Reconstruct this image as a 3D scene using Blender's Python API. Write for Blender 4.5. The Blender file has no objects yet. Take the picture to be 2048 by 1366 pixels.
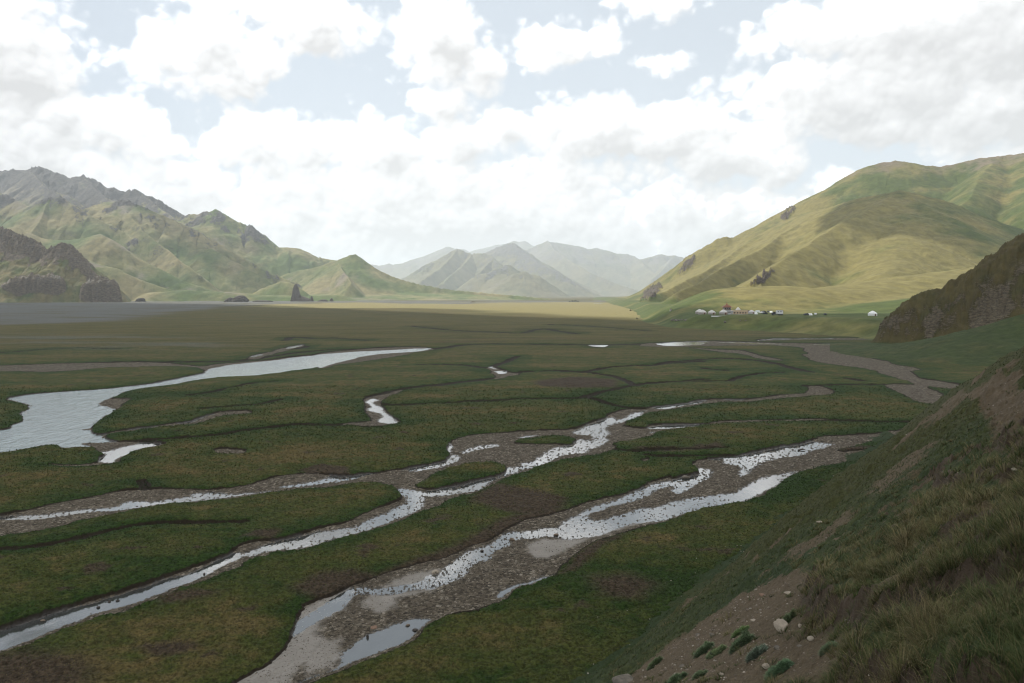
import bpy, math, random
import numpy as np
from mathutils import Vector, Matrix

random.seed(7)
rng = np.random.default_rng(11)
scene = bpy.context.scene
R = math.radians

# ------------------------------------------------------------------ camera
F = 1593.0                      # focal length in photo pixels (28 mm on a 36 mm sensor)
EYE = 30.0                      # eye height above the valley floor
PITCH = math.atan(95.0 / F)     # horizon sits at row 588 of 1366
cam_data = bpy.data.cameras.new('camera')
cam_data.lens = 28.0
cam_data.sensor_width = 36.0
cam_data.clip_start = 0.1
cam_data.clip_end = 60000.0
cam = bpy.data.objects.new('camera', cam_data)
scene.collection.objects.link(cam)
cam.location = (0, 0, EYE)
cam.rotation_euler = (R(90) - PITCH, 0, 0)
scene.camera = cam

# ------------------------------------------------------------------ light
SUN_EL = R(44)
SUN_AZ = R(-52)                 # clockwise from the view direction (+Y); negative = left
sun_dir = Vector((math.sin(SUN_AZ) * math.cos(SUN_EL), math.cos(SUN_AZ) * math.cos(SUN_EL), math.sin(SUN_EL)))
sd = bpy.data.lights.new('sun', 'SUN')
sd.energy = 5.0
sd.angle = R(0.53)
sd.color = (1.0, 0.94, 0.84)
sun = bpy.data.objects.new('sun', sd)
scene.collection.objects.link(sun)
sun.rotation_euler = (-sun_dir).to_track_quat('-Z', 'Y').to_euler()
sun.location = (0, 0, 500)

scene.view_settings.view_transform = 'Standard'
scene.view_settings.look = 'None'
scene.view_settings.gamma = 1.0
scene.view_settings.exposure = 0.0
scene.cycles.use_denoising = True
scene.cycles.filter_width = 1.1
scene.cycles.use_adaptive_sampling = False
scene.cycles.max_bounces = 6
scene.cycles.volume_bounces = 1
scene.cycles.transparent_max_bounces = 8
scene.cycles.caustics_reflective = False
scene.cycles.caustics_refractive = False


# ------------------------------------------------------------------ node helper
class NT:
    def __init__(self, tree):
        self.t = tree
        self.n = tree.nodes
        self.l = tree.links

    def node(self, typ, **kw):
        nd = self.n.new(typ)
        for k, v in kw.items():
            setattr(nd, k, v)
        return nd

    def put(self, sock, v):
        if isinstance(v, bpy.types.NodeSocket):
            self.l.new(v, sock)
        elif v is not None:
            sock.default_value = v

    def math(self, op, a, b=None, c=None, clamp=False):
        nd = self.node('ShaderNodeMath', operation=op)
        nd.use_clamp = clamp
        self.put(nd.inputs[0], a)
        if b is not None:
            self.put(nd.inputs[1], b)
        if c is not None:
            self.put(nd.inputs[2], c)
        return nd.outputs[0]

    def vmath(self, op, a, b=None, out=0):
        nd = self.node('ShaderNodeVectorMath', operation=op)
        self.put(nd.inputs[0], a)
        if b is not None:
            self.put(nd.inputs[1], b)
        return nd.outputs[out]

    def scale(self, v, s):
        nd = self.node('ShaderNodeVectorMath', operation='SCALE')
        self.put(nd.inputs[0], v)
        self.put(nd.inputs['Scale'], s)
        return nd.outputs[0]

    def noise(self, vec, scale, detail=4, rough=0.55, dist=0.0, lac=2.0, color=False):
        nd = self.node('ShaderNodeTexNoise')
        self.put(nd.inputs['Vector'], vec)
        nd.inputs['Scale'].default_value = scale
        nd.inputs['Detail'].default_value = detail
        nd.inputs['Roughness'].default_value = rough
        nd.inputs['Lacunarity'].default_value = lac
        nd.inputs['Distortion'].default_value = dist
        return nd.outputs[1] if color else nd.outputs[0]

    def voro(self, vec, scale, feature='F1', out='Distance', rnd=1.0):
        nd = self.node('ShaderNodeTexVoronoi', feature=feature)
        self.put(nd.inputs['Vector'], vec)
        nd.inputs['Scale'].default_value = scale
        nd.inputs['Randomness'].default_value = rnd
        return nd.outputs[out]

    def step(self, v, lo, hi, a=0.0, b=1.0):
        nd = self.node('ShaderNodeMapRange', interpolation_type='SMOOTHSTEP')
        self.put(nd.inputs[0], v)
        self.put(nd.inputs[1], lo)
        self.put(nd.inputs[2], hi)
        self.put(nd.inputs[3], a)
        self.put(nd.inputs[4], b)
        return nd.outputs[0]

    def mix(self, f, a, b):
        nd = self.node('ShaderNodeMix', data_type='RGBA')
        self.put(nd.inputs[0], f)
        self.put(nd.inputs[6], a if not isinstance(a, tuple) else (*a, 1.0)[:4])
        self.put(nd.inputs[7], b if not isinstance(b, tuple) else (*b, 1.0)[:4])
        return nd.outputs[2]

    def fmix(self, f, a, b):
        nd = self.node('ShaderNodeMix', data_type='FLOAT')
        self.put(nd.inputs[0], f)
        self.put(nd.inputs[2], a)
        self.put(nd.inputs[3], b)
        return nd.outputs[0]

    def rgb(self, c, k):
        """multiply a colour by a scalar socket"""
        nd = self.node('ShaderNodeMix', data_type='RGBA', blend_type='MULTIPLY')
        nd.inputs[0].default_value = 1.0
        self.put(nd.inputs[6], c)
        cmb = self.node('ShaderNodeCombineColor')
        for i in range(3):
            self.put(cmb.inputs[i], k)
        self.l.new(cmb.outputs[0], nd.inputs[7])
        return nd.outputs[2]

    def sep(self, v):
        nd = self.node('ShaderNodeSeparateXYZ')
        self.put(nd.inputs[0], v)
        return nd.outputs

    def comb(self, x, y, z):
        nd = self.node('ShaderNodeCombineXYZ')
        self.put(nd.inputs[0], x)
        self.put(nd.inputs[1], y)
        self.put(nd.inputs[2], z)
        return nd.outputs[0]

    def attr(self, name):
        nd = self.node('ShaderNodeAttribute')
        nd.attribute_name = name
        return nd

    def pos(self):
        return self.node('ShaderNodeNewGeometry').outputs['Position']

    def bump(self, h, strength, dist):
        nd = self.node('ShaderNodeBump')
        self.put(nd.inputs['Height'], h)
        self.put(nd.inputs['Strength'], strength)
        nd.inputs['Distance'].default_value = dist
        return nd.outputs[0]


def new_mat(name):
    m = bpy.data.materials.new(name)
    m.use_nodes = True
    m.node_tree.nodes.clear()
    t = NT(m.node_tree)
    out = t.node('ShaderNodeOutputMaterial')
    bs = t.node('ShaderNodeBsdfPrincipled')
    t.l.new(bs.outputs[0], out.inputs[0])
    bs.inputs['Roughness'].default_value = 0.9
    bs.inputs['Specular IOR Level'].default_value = 0.2
    return m, t, bs


def flat_mat(name, col, rough=0.8, var=0.15, scale=3.0, metal=0.0):
    """plain paint / cloth / stone with a little unevenness"""
    m, t, bs = new_mat(name)
    co = t.node('ShaderNodeTexCoord').outputs['Object']
    n = t.noise(co, scale, 5, 0.6)
    k = t.step(n, 0.25, 0.75, 1.0 - var, 1.0 + var)
    t.put(bs.inputs['Base Color'], t.rgb((*col, 1.0), k))
    bs.inputs['Roughness'].default_value = rough
    bs.inputs['Metallic'].default_value = metal
    t.put(bs.inputs['Normal'], t.bump(n, 0.3, 0.02))
    return m


# ------------------------------------------------------------------ numpy noise
_tab = rng.random((65536, 2)) * 2 - 1
_tab /= np.linalg.norm(_tab, axis=1)[:, None] + 1e-9
_GX = _tab[:, 0].astype(np.float32)
_GY = _tab[:, 1].astype(np.float32)


def pnoise(x, y, seed=0):
    x = np.asarray(x, np.float64)
    y = np.asarray(y, np.float64)
    xf = np.floor(x)
    yf = np.floor(y)
    xi = xf.astype(np.int64)
    yi = yf.astype(np.int64)
    fx = (x - xf).astype(np.float32)
    fy = (y - yf).astype(np.float32)
    u = fx * fx * fx * (fx * (fx * 6 - 15) + 10)
    v = fy * fy * fy * (fy * (fy * 6 - 15) + 10)

    def g(ix, iy, dx, dy):
        h = (ix * 374761393 + iy * 668265263 + seed * 974634777) & 0x7fffffff
        h = ((h ^ (h >> 13)) * 1274126177) & 0x7fffffff
        h = (h ^ (h >> 16)) & 0xffff
        return _GX[h] * dx + _GY[h] * dy
    a = g(xi, yi, fx, fy)
    b = g(xi + 1, yi, fx - 1, fy)
    c = g(xi, yi + 1, fx, fy - 1)
    d = g(xi + 1, yi + 1, fx - 1, fy - 1)
    ab = a + (b - a) * u
    cd = c + (d - c) * u
    return (ab + (cd - ab) * v) * 1.5


def fbm(x, y, oct=4, seed=0, gain=0.5, lac=2.03):
    s = 0
    a = 1.0
    n = 0.0
    for i in range(oct):
        s = s + a * pnoise(x, y, seed + i * 17)
        n += a
        a *= gain
        x = x * lac + 13.7
        y = y * lac + 7.3
    return s / n


def ridged(x, y, oct=4, seed=0, gain=0.5):
    s = 0
    a = 1.0
    n = 0.0
    for i in range(oct):
        s = s + a * (1 - 2 * np.abs(pnoise(x, y, seed + i * 29)))
        n += a
        a *= gain
        x = x * 2.07 + 3.1
        y = y * 2.07 + 9.2
    return s / n


def sstep(a, b, x):
    t = np.clip((x - a) / (b - a), 0, 1)
    return t * t * (3 - 2 * t)


# ------------------------------------------------------------------ photo pixels -> rays -> points
_c, _s = math.cos(PITCH), math.sin(PITCH)


def uw(px, py):
    px = np.asarray(px, float)
    py = np.asarray(py, float)
    xc = (px - 1024) / F
    yc = (683 - py) / F
    dy = _c + yc * _s
    return xc / dy, (-_s + yc * _c) / dy


def at(px, py, D):
    """point seen at photo pixel (px, py) at forward distance D"""
    u, w = uw(px, py)
    return np.stack([u * D, np.asarray(D, float) + 0 * u, EYE + w * D], -1)


def on_plane(pts, z=0.0):
    p = np.asarray(pts, float)
    u, w = uw(p[:, 0], p[:, 1])
    w = np.minimum(w, -0.0035)
    D = (z - EYE) / w
    return np.stack([u * D, D], -1)


CROPS = {'A': (0, 660, 2.9257), 'B': (0, 960, 2.9257), 'C': (600, 960, 2.9257), 'E': (700, 640, 2.9257),
         'F': (1300, 640, 2.738), 'D': (650, 430, 2.9257), 'P': (0, 0, 1.0), 'K': (1200, 1100, 4.551), 'G': (0, 1080, 4.2667)}


def px(crop, pts):
    x0, y0, s = CROPS[crop]
    return [(x0 + x / s, y0 + y / s) for x, y in pts]


# ------------------------------------------------------------------ meshes from numpy
def link(o, parent=None):
    scene.collection.objects.link(o)
    if parent is not None:
        o.parent = parent
    return o


def grid_mesh(name, X, Y, Z, mat, attrs=None, kind='structure', smooth=True):
    r, c = X.shape
    me = bpy.data.meshes.new(name)
    co = np.stack([X, Y, Z], -1).reshape(-1, 3).astype(np.float32)
    idx = np.arange(r * c, dtype=np.int32).reshape(r, c)
    q = np.stack([idx[:-1, :-1], idx[:-1, 1:], idx[1:, 1:], idx[1:, :-1]], -1).reshape(-1, 4)
    return raw_mesh(name, co, q, mat, attrs, kind, smooth)


def raw_mesh(name, co, faces, mat, attrs=None, kind=None, smooth=True, parent=None):
    me = bpy.data.meshes.new(name)
    nf, k = faces.shape
    me.vertices.add(len(co))
    me.vertices.foreach_set('co', np.ascontiguousarray(co, np.float32).ravel())
    me.loops.add(nf * k)
    me.loops.foreach_set('vertex_index', np.ascontiguousarray(faces, np.int32).ravel())
    me.polygons.add(nf)
    me.polygons.foreach_set('loop_start', np.arange(0, nf * k, k, dtype=np.int32))
    if smooth:
        me.polygons.foreach_set('use_smooth', np.ones(nf, bool))
    me.update(calc_edges=True)
    if attrs is not None:
        for nm, a in attrs.items():
            at_ = me.attributes.new(nm, 'FLOAT_COLOR', 'POINT')
            a = np.ascontiguousarray(a.reshape(-1, 4), np.float32)
            at_.data.foreach_set('color', a.ravel())
    me.materials.append(mat)
    o = bpy.data.objects.new(name, me)
    link(o, parent)
    if kind:
        o['kind'] = kind
    return o


def tag(o, label, cat, group=None):
    o['label'] = label
    o['category'] = cat
    if group:
        o['group'] = group
    return o


def chaikin(p, closed=True, n=1):
    p = np.asarray(p, float)
    for _ in range(n):
        if closed:
            q = np.roll(p, -1, 0)
            a = p * 0.78 + q * 0.22
            b = p * 0.22 + q * 0.78
            p = np.stack([a, b], 1).reshape(-1, 2)
        else:
            a = p[:-1] * 0.75 + p[1:] * 0.25
            b = p[:-1] * 0.25 + p[1:] * 0.75
            p = np.concatenate([p[:1], np.stack([a, b], 1).reshape(-1, 2), p[-1:]])
    return p


def sdf_poly(field, X, Y, poly, margin=4.0):
    """field = max(field, signed distance inside polygon), metres, flat arrays"""
    x0, y0 = poly.min(0) - margin
    x1, y1 = poly.max(0) + margin
    m = np.nonzero((X > x0) & (X < x1) & (Y > y0) & (Y < y1))[0]
    if len(m) == 0:
        return
    x = X[m]
    y = Y[m]
    d2 = np.full(len(m), 1e12)
    ins = np.zeros(len(m), bool)
    a = poly
    b = np.roll(poly, -1, 0)
    for (ax, ay), (bx, by) in zip(a, b):
        ex, ey = bx - ax, by - ay
        L = ex * ex + ey * ey + 1e-12
        t = np.clip(((x - ax) * ex + (y - ay) * ey) / L, 0, 1)
        dx = x - ax - t * ex
        dy = y - ay - t * ey
        np.minimum(d2, dx * dx + dy * dy, out=d2)
        cr = (ay > y) != (by > y)
        if cr.any():
            xi = ax + (y - ay) / ((by - ay) if by != ay else 1e-12) * ex
            ins ^= cr & (x < xi)
    d = np.sqrt(d2)
    d[~ins] *= -1
    field[m] = np.maximum(field[m], d)


def sdf_line(field, X, Y, line, half, margin=4.0):
    """field = max(field, half width - distance to polyline)"""
    x0, y0 = line.min(0) - margin - half
    x1, y1 = line.max(0) + margin + half
    m = np.nonzero((X > x0) & (X < x1) & (Y > y0) & (Y < y1))[0]
    if len(m) == 0:
        return
    x = X[m]
    y = Y[m]
    d2 = np.full(len(m), 1e12)
    for (ax, ay), (bx, by) in zip(line[:-1], line[1:]):
        ex, ey = bx - ax, by - ay
        L = ex * ex + ey * ey + 1e-12
        t = np.clip(((x - ax) * ex + (y - ay) * ey) / L, 0, 1)
        np.minimum(d2, (x - ax - t * ex) ** 2 + (y - ay - t * ey) ** 2, out=d2)
    field[m] = np.maximum(field[m], half - np.sqrt(d2))
# ------------------------------------------------------------------ sky: NISHITA air, a thin veil, and broken cumulus computed here from heaps of puffs
SKY_STRENGTH = 0.10
HEAPS = [(-120, 160, 210, 190), (30, 150, 125, 118), (115, 225, 95, 60), (-20, 300, 220, 100), (215, 262, 110, 62), (300, 290, 90, 40),
         (405, 95, 120, 62), (515, 122, 70, 55), (315, 112, 66, 40), (430, 160, 110, 32), (640, 50, 112, 66), (480, 0, 140, 26), (700, 40, 50, 40),
         (885, 90, 100, 84), (955, 140, 52, 52), (885, 215, 66, 40), (1110, 90, 100, 32), (1180, 82, 50, 32), (1292, 132, 48, 17),
         (1360, 0, 90, 20), (1440, 58, 26, 17), (1495, 48, 16, 20), (1585, 70, 22, 16), (1850, 40, 270, 76), (2150, 60, 260, 170),
         (1650, 175, 190, 54), (1510, 190, 95, 28), (1800, 185, 250, 85), (2010, 215, 150, 110), (1760, 258, 110, 36), (1985, 303, 46, 18),
         (500, 285, 95, 62), (440, 300, 60, 58), (635, 290, 110, 62), (590, 230, 22, 18), (760, 300, 130, 72), (900, 285, 100, 62), (1005, 268, 62, 50),
         (1190, 262, 125, 70), (1105, 250, 55, 46), (1345, 270, 98, 62), (1450, 318, 110, 66), (1560, 345, 80, 54), (1650, 372, 90, 40),
         (900, 440, 760, 140), (250, 430, 420, 130), (1450, 450, 280, 90), (-350, 350, 420, 300), (2300, 320, 300, 150)]


def worley(x, y, seed):
    """distance to the nearest jittered point of a unit lattice"""
    xi, yi = np.floor(x).astype(np.int64), np.floor(y).astype(np.int64)
    fx, fy = (x - xi).astype(np.float32), (y - yi).astype(np.float32)
    best = np.full(x.shape, 9.0, np.float32)
    for i in (-1, 0, 1):
        for j in (-1, 0, 1):
            h = ((xi + i) * 374761393 + (yi + j) * 668265263 + seed * 974634777) & 0x7fffffff
            h = ((h ^ (h >> 13)) * 1274126177) & 0x7fffffff
            h = (h ^ (h >> 16)) & 0xffff
            dx = i + 0.5 + 0.45 * _GX[h] - fx
            dy = j + 0.5 + 0.45 * _GY[h] - fy
            np.minimum(best, dx * dx + dy * dy, out=best)
    return np.sqrt(best)


def cumulus(az, el, front=True):
    """density of cloud along a direction (radians): > 0 inside"""
    s = 57.3
    wx = az + 0.008 * fbm(az * s / 3.2, el * s / 2.6, 4, 401)
    wy = el + 0.007 * fbm(az * s / 3.2, el * s / 2.6, 4, 405)
    f = np.full(az.shape, -0.9)
    if front:
        for hx, hy, rx, ry in HEAPS:
            u, w = uw(hx, hy)
            a0, e0 = math.atan(u), math.atan2(float(w), math.hypot(1, float(u)))
            dx, dy = (wx - a0) / (rx / F), (wy - e0) / (ry / F)
            dy = np.where(dy < 0, dy * 1.15, dy)          # flatter bases
            k = min(1.0, 0.24 + ry / 105.0) * (0.62 if ry < 36 else 1.0)
            h = (1 - np.sqrt(dx * dx + dy * dy)) * k
            d = np.clip(0.5 + 0.5 * (h - f) / 0.16, 0, 1)
            f = f + (h - f) * d + 0.16 * d * (1 - d) * 0.5
    q = 1.0 / (np.maximum(np.sin(el), 0) + 0.10)
    gx, gy = np.sin(az) * q, np.cos(az) * q
    rest = 1.9 * (fbm(gx * 0.75 + 5.2, gy * 0.75, 4, 411) + 0.06)
    if front:
        out = np.maximum(sstep(0.41, 0.52, el), sstep(0.66, 0.85, np.abs(az)))
        rest = rest - 4 * (1 - out)
    f = np.maximum(np.maximum(f, rest), -0.9)
    c1 = 0.62 - worley(wx * s / 4.2, wy * s / 3.6, 421)
    c2 = 0.62 - worley(wx * s / 1.7, wy * s / 1.5, 423)
    c3 = 0.62 - worley(wx * s / 0.75, wy * s / 0.7, 425)
    n = fbm(wx * s / 5.5, wy * s / 4.4, 6, 427, 0.55)
    return 1.0 * f + 0.44 * c1 + 0.32 * c2 + 0.20 * c3 + 0.52 * n - 0.085


def shifted(a, dy, dx):
    b = np.roll(np.roll(a, dy, 0), dx, 1)
    return b


def cloud_sheet(name, a0, a1, e0, e1, w, h, front):
    """RGBA: R = brightness of the cloud, A = cover"""
    az, el = np.meshgrid(np.linspace(a0, a1, w), np.linspace(e0, e1, h))
    D = cumulus(az, el, front)
    P_ = np.clip(D, 0, 1.6)
    stepx = (a1 - a0) / w
    tau = np.zeros_like(D)
    for k, wgt in ((0.006, 1.0), (0.014, 1.0), (0.026, 1.1), (0.042, 1.2), (0.062, 1.2)):
        dx = int(round(k * 0.55 / stepx))
        dy = int(round(k * 0.85 / stepx))
        tau += wgt * shifted(P_, -dy, dx)         # what stands between here and the light, up and to the left
    local = P_ - 0.25 * (shifted(P_, -3, 2) + shifted(P_, -7, 4) + shifted(P_, -12, 7) + shifted(P_, -18, 10))
    lit = np.exp(-0.26 * np.maximum(tau - 0.8, 0)) + 0.75 * np.clip(local, -0.3, 0.4) + 0.5 * np.clip(P_ - shifted(P_, -4, 2), -0.3, 0.3)
    wisp = 0.35 + 0.65 * sstep(-0.3, 0.35, fbm(az * 14, el * 18, 3, 431))
    cov = sstep(-0.08, 0.14 + 0.36 * wisp, D)
    img = np.zeros((h, w, 4), np.float32)
    img[..., 0] = np.clip(lit, 0.22, 1.3)
    img[..., 1] = img[..., 0]
    img[..., 2] = img[..., 0]
    img[..., 3] = cov
    im = bpy.data.images.new(name, w, h, alpha=True, float_buffer=True)
    im.colorspace_settings.name = 'Non-Color'
    im.alpha_mode = 'CHANNEL_PACKED'
    im.pixels.foreach_set(img.ravel())
    im.update()
    return im


world = bpy.data.worlds.new("World")
scene.world = world
world.use_nodes = True
wt = NT(world.node_tree)
wt.n.clear()
wo = wt.node('ShaderNodeOutputWorld')
bg = wt.node('ShaderNodeBackground')
sk = wt.node('ShaderNodeTexSky', sky_type='NISHITA')
sk.sun_disc = False
sk.sun_elevation = SUN_EL
sk.sun_rotation = SUN_AZ
sk.altitude = 2800
sk.dust_density = 2.0
dirn = wt.node('ShaderNodeTexCoord').outputs['Generated']
dx_, dy_, dz_ = wt.sep(dirn)[:3]
AZ = wt.math('ARCTAN2', dx_, dy_)
EL = wt.math('ARCSINE', wt.math('MINIMUM', wt.math('MAXIMUM', dz_, -1.0), 1.0))


def sheet_node(im, a0, a1, e0, e1):
    v = wt.comb(wt.math('DIVIDE', wt.math('SUBTRACT', AZ, a0), a1 - a0), wt.math('DIVIDE', wt.math('SUBTRACT', EL, e0), e1 - e0), 0.0)
    nd = wt.node('ShaderNodeTexImage')
    nd.image = im
    nd.interpolation = 'Linear'
    nd.extension = 'EXTEND'
    wt.put(nd.inputs[0], v)
    return nd


AW0, AW1, EW0, EW1 = -1.0, 1.0, -0.04, 0.68
inner = sheet_node(cloud_sheet('cumulus_field', AW0, AW1, EW0, EW1, 2000, 720, True), AW0, AW1, EW0, EW1)
outer = sheet_node(cloud_sheet('cumulus_around', -math.pi, math.pi, -0.04, 1.57, 900, 230, False), -math.pi, math.pi, -0.04, 1.57)
win = wt.math('MULTIPLY', wt.step(wt.math('ABSOLUTE', AZ), 0.98, 0.85), wt.step(EL, 0.66, 0.55))
lit_ = wt.fmix(win, outer.outputs[0], inner.outputs[0])
cover = wt.fmix(win, outer.outputs[1], inner.outputs[1])
toward = wt.step(wt.vmath('DOT_PRODUCT', dirn, tuple(sun_dir), out=1), 0.25, 1.0)
high = wt.step(dz_, 0.36, 0.62)
lum = wt.math('ADD', 0.66, wt.math('MULTIPLY', lit_, wt.math('ADD', 0.45, wt.math('ADD', wt.math('MULTIPLY', toward, 0.22), wt.math('MULTIPLY', high, 0.3)))))
lum = wt.math('ADD', lum, wt.math('MULTIPLY', wt.math('MAXIMUM', wt.math('SUBTRACT', lit_, 0.80), 0.0), 1.9))
ccol = wt.rgb((1.0, 1.0, 0.995, 1.0), lum)
skyc = wt.rgb(sk.outputs[0], SKY_STRENGTH)
veil = wt.math('ADD', 0.78, wt.math('MULTIPLY', wt.step(dz_, 0.34, 0.02), 0.16))
skyc = wt.mix(veil, skyc, (0.83, 0.90, 0.95))
wt.l.new(wt.mix(cover, skyc, ccol), bg.inputs[0])
bg.inputs[1].default_value = 1.0
wt.l.new(bg.outputs[0], wo.inputs[0])
world.cycles.sampling_method = 'MANUAL'
world.cycles.sample_map_resolution = 512
# ------------------------------------------------------------------ valley floor: traced stream beds, water, creeks
WL = -0.64                       # water level below the turf
BEDS = [px('A', [(2100, 120), (1850, 140), (1600, 168), (1400, 185), (1250, 200), (1190, 215), (1100, 200), (900, 182), (400, 192), (0, 205), (-400, 200), (-900, 190), (-900, 250), (0, 240), (400, 236), (700, 216), (1000, 206), (1150, 216), (1190, 245), (1100, 262), (950, 292), (800, 315), (600, 340), (400, 350), (200, 364), (60, 386), (38, 405), (100, 415), (165, 445), (145, 470), (135, 495), (150, 500), (125, 525), (78, 548), (75, 565), (0, 578), (-500, 600), (-500, 760), (0, 722), (150, 695), (330, 664), (375, 695), (450, 690), (540, 690), (620, 735), (560, 775), (300, 772), (280, 778), (450, 790), (700, 782), (712, 757), (785, 727), (785, 707), (900, 684), (945, 658), (800, 652), (690, 656), (612, 630), (655, 600), (800, 582), (960, 562), (1150, 548), (1300, 496), (1480, 490), (1500, 465), (1300, 468), (1220, 488), (1100, 528), (1000, 543), (900, 556), (720, 576), (600, 606), (540, 588), (548, 545), (565, 525), (600, 505), (668, 466), (720, 430), (782, 395), (640, 396), (700, 378), (705, 362), (760, 348), (900, 328), (1000, 316), (1150, 288), (1300, 272), (1600, 256), (1700, 236), (1900, 208), (1960, 185), (2100, 155)]),
        px('D', [(0, 800), (300, 775), (560, 768), (650, 782), (560, 800), (480, 815), (380, 830), (200, 860), (60, 878), (0, 892), (-60, 900), (-60, 815)]),
        px('A', [(1215, 705), (1300, 685), (1450, 695), (1430, 720), (1300, 722)]),
        # second stream
        px('A', [(-300, 1120), (0, 1068), (170, 1043), (350, 998), (560, 968), (700, 933), (870, 918), (1100, 924), (1300, 919), (1450, 904), (1560, 868), (1650, 843), (1800, 828), (2048, 842), (2200, 820), (2200, 880), (2048, 897), (1800, 922), (1600, 952), (1400, 977), (1100, 1002), (800, 1047), (600, 1087), (450, 1102), (300, 1152), (0, 1205), (-300, 1230)]),
        # third stream, lower left
        px('G', [(-400, 830), (0, 730), (300, 640), (600, 548), (800, 478), (1000, 422), (1300, 343), (1500, 268), (1800, 168), (2000, 92), (2060, 40), (2100, 30), (2100, 190), (1900, 262), (1700, 350), (1500, 425), (1250, 530), (1000, 605), (830, 640), (690, 705), (520, 760), (350, 835), (180, 900), (0, 965), (-400, 1110)]),
        px('B', [(1320, 440), (1400, 370), (1500, 345), (1650, 328), (1900, 258), (2048, 235), (2200, 200), (2200, 290), (2048, 317), (1900, 347), (1600, 427), (1420, 477), (1330, 500)]),
        px('C', [(-60, 330), (0, 315), (100, 285), (200, 258), (330, 208), (450, 148), (580, 108), (595, 80), (570, 40), (640, 30), (800, 20), (1000, -30), (1160, -30), (1040, 48), (900, 90), (760, 150), (700, 175), (600, 215), (450, 268), (250, 325), (140, 365), (0, 395), (-60, 400)]),
        # big bed, bottom centre
        px('C', [(-500, 1400), (-440, 1188), (-300, 1100), (-120, 1020), (-30, 870), (0, 760), (30, 715), (110, 672), (250, 612), (500, 535), (700, 476), (900, 426), (1000, 366), (1150, 316), (1250, 240), (1500, 188), (1700, 118), (1850, 70), (2048, 10), (2200, -40), (2200, 200), (2048, 257), (1900, 292), (1750, 342), (1600, 432), (1500, 502), (1480, 562), (1300, 612), (1200, 687), (1050, 724), (900, 755), (760, 814), (722, 862), (640, 922), (500, 987), (300, 1062), (150, 1132), (0, 1192), (-150, 1300), (-250, 1400)]),
        # middle stream
        px('E', [(-60, 915), (160, 888), (330, 858), (480, 838), (560, 808), (578, 770), (588, 718), (628, 688), (700, 663), (900, 648), (1100, 638), (1300, 633), (1400, 598), (1480, 568), (1500, 543), (1600, 518), (1720, 513), (1800, 498), (1950, 478), (2100, 455), (2100, 485), (1850, 522), (1720, 547), (1690, 567), (1620, 602), (1590, 617), (1690, 628), (1800, 623), (1880, 602), (2060, 600), (2060, 620), (1880, 642), (1790, 652), (1780, 672), (1700, 690), (1520, 717), (1560, 732), (1500, 772), (1400, 790), (1250, 815), (1130, 852), (1030, 892), (960, 907), (850, 942), (740, 992), (680, 1012), (560, 1052), (500, 1082), (420, 1117), (320, 1167), (200, 1202), (100, 1235), (0, 1262), (0, 1190), (120, 1128), (240, 1088), (300, 1040), (288, 988), (260, 968), (200, 957), (100, 950), (-60, 960)]),
        px('E', [(75, 470), (110, 443), (200, 428), (300, 402), (320, 408), (200, 455), (160, 490), (200, 530), (270, 570), (292, 600), (180, 614), (-40, 612), (-40, 600), (120, 592), (100, 545), (66, 530), (66, 515)]),
        px('E', [(795, 272), (835, 262), (900, 296), (990, 308), (1000, 318), (900, 335), (830, 345), (850, 320), (815, 308)]),
        px('E', [(1700, 815), (1750, 795), (1760, 810), (1730, 822)]),
        # right side bed
        px('F', [(-10, 905), (150, 848), (258, 833), (262, 815), (215, 790), (240, 763), (350, 753), (480, 738), (560, 713), (700, 688), (850, 668), (920, 633), (1100, 623), (1250, 608), (1400, 596), (1500, 580), (1480, 640), (1380, 655), (1200, 665), (1000, 730), (1330, 690), (1320, 740), (1150, 762), (950, 792), (880, 812), (800, 832), (720, 872), (650, 932), (560, 967), (480, 987), (300, 1022), (150, 1072), (-10, 1125)]),
        px('F', [(-10, 572), (120, 563), (290, 566), (400, 543), (700, 543), (900, 538), (1000, 543), (900, 549), (700, 552), (450, 556), (290, 574), (150, 584), (20, 603), (-10, 628)]),
        px('F', [(-10, 468), (100, 458), (180, 447), (280, 432), (400, 428), (560, 424), (700, 408), (850, 396), (900, 380), (880, 356), (960, 356), (1040, 390), (1005, 407), (900, 410), (700, 425), (560, 440), (280, 452), (90, 488), (-10, 488)]),
        px('F', [(560, 122), (900, 126), (1060, 136), (980, 160), (1100, 185), (1200, 205), (1300, 225), (1312, 240), (1400, 250), (1495, 262), (1480, 276), (1440, 286), (1500, 320), (1650, 340), (1760, 360), (1720, 382), (1600, 370), (1500, 360), (1560, 390), (1600, 430), (1650, 440), (1620, 467), (1520, 457), (1420, 432), (1370, 402), (1310, 377), (1260, 350), (1350, 345), (1450, 350), (1400, 327), (1250, 290), (1260, 275), (1000, 240), (870, 220), (830, 195), (880, 180), (850, 150), (700, 140)]),
        px('F', [(-60, 128), (100, 120), (300, 113), (600, 120), (900, 127), (1050, 128), (1280, 122), (1260, 140), (1050, 140), (700, 138), (400, 138), (100, 146), (-60, 140)]),
        px('F', [(195, 143), (350, 158), (500, 163), (565, 178), (610, 198), (700, 215), (690, 220), (580, 212), (520, 185), (350, 168)]),
        px('F', [(1120, 128), (1260, 121), (1250, 136), (1140, 138)]),
        px('F', [(580, 108), (700, 99), (1000, 98), (1290, 97), (1280, 107), (900, 106), (700, 111), (590, 118)]),
        px('E', [(1390, 142), (1515, 142), (1502, 159), (1420, 156)]),
        # small creek of gravel above the big river
        px('A', [(1440, 165), (1480, 140), (1540, 130), (1660, 100), (1770, 80), (1790, 90), (1680, 115), (1560, 145), (1500, 170)]),
        ]
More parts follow.
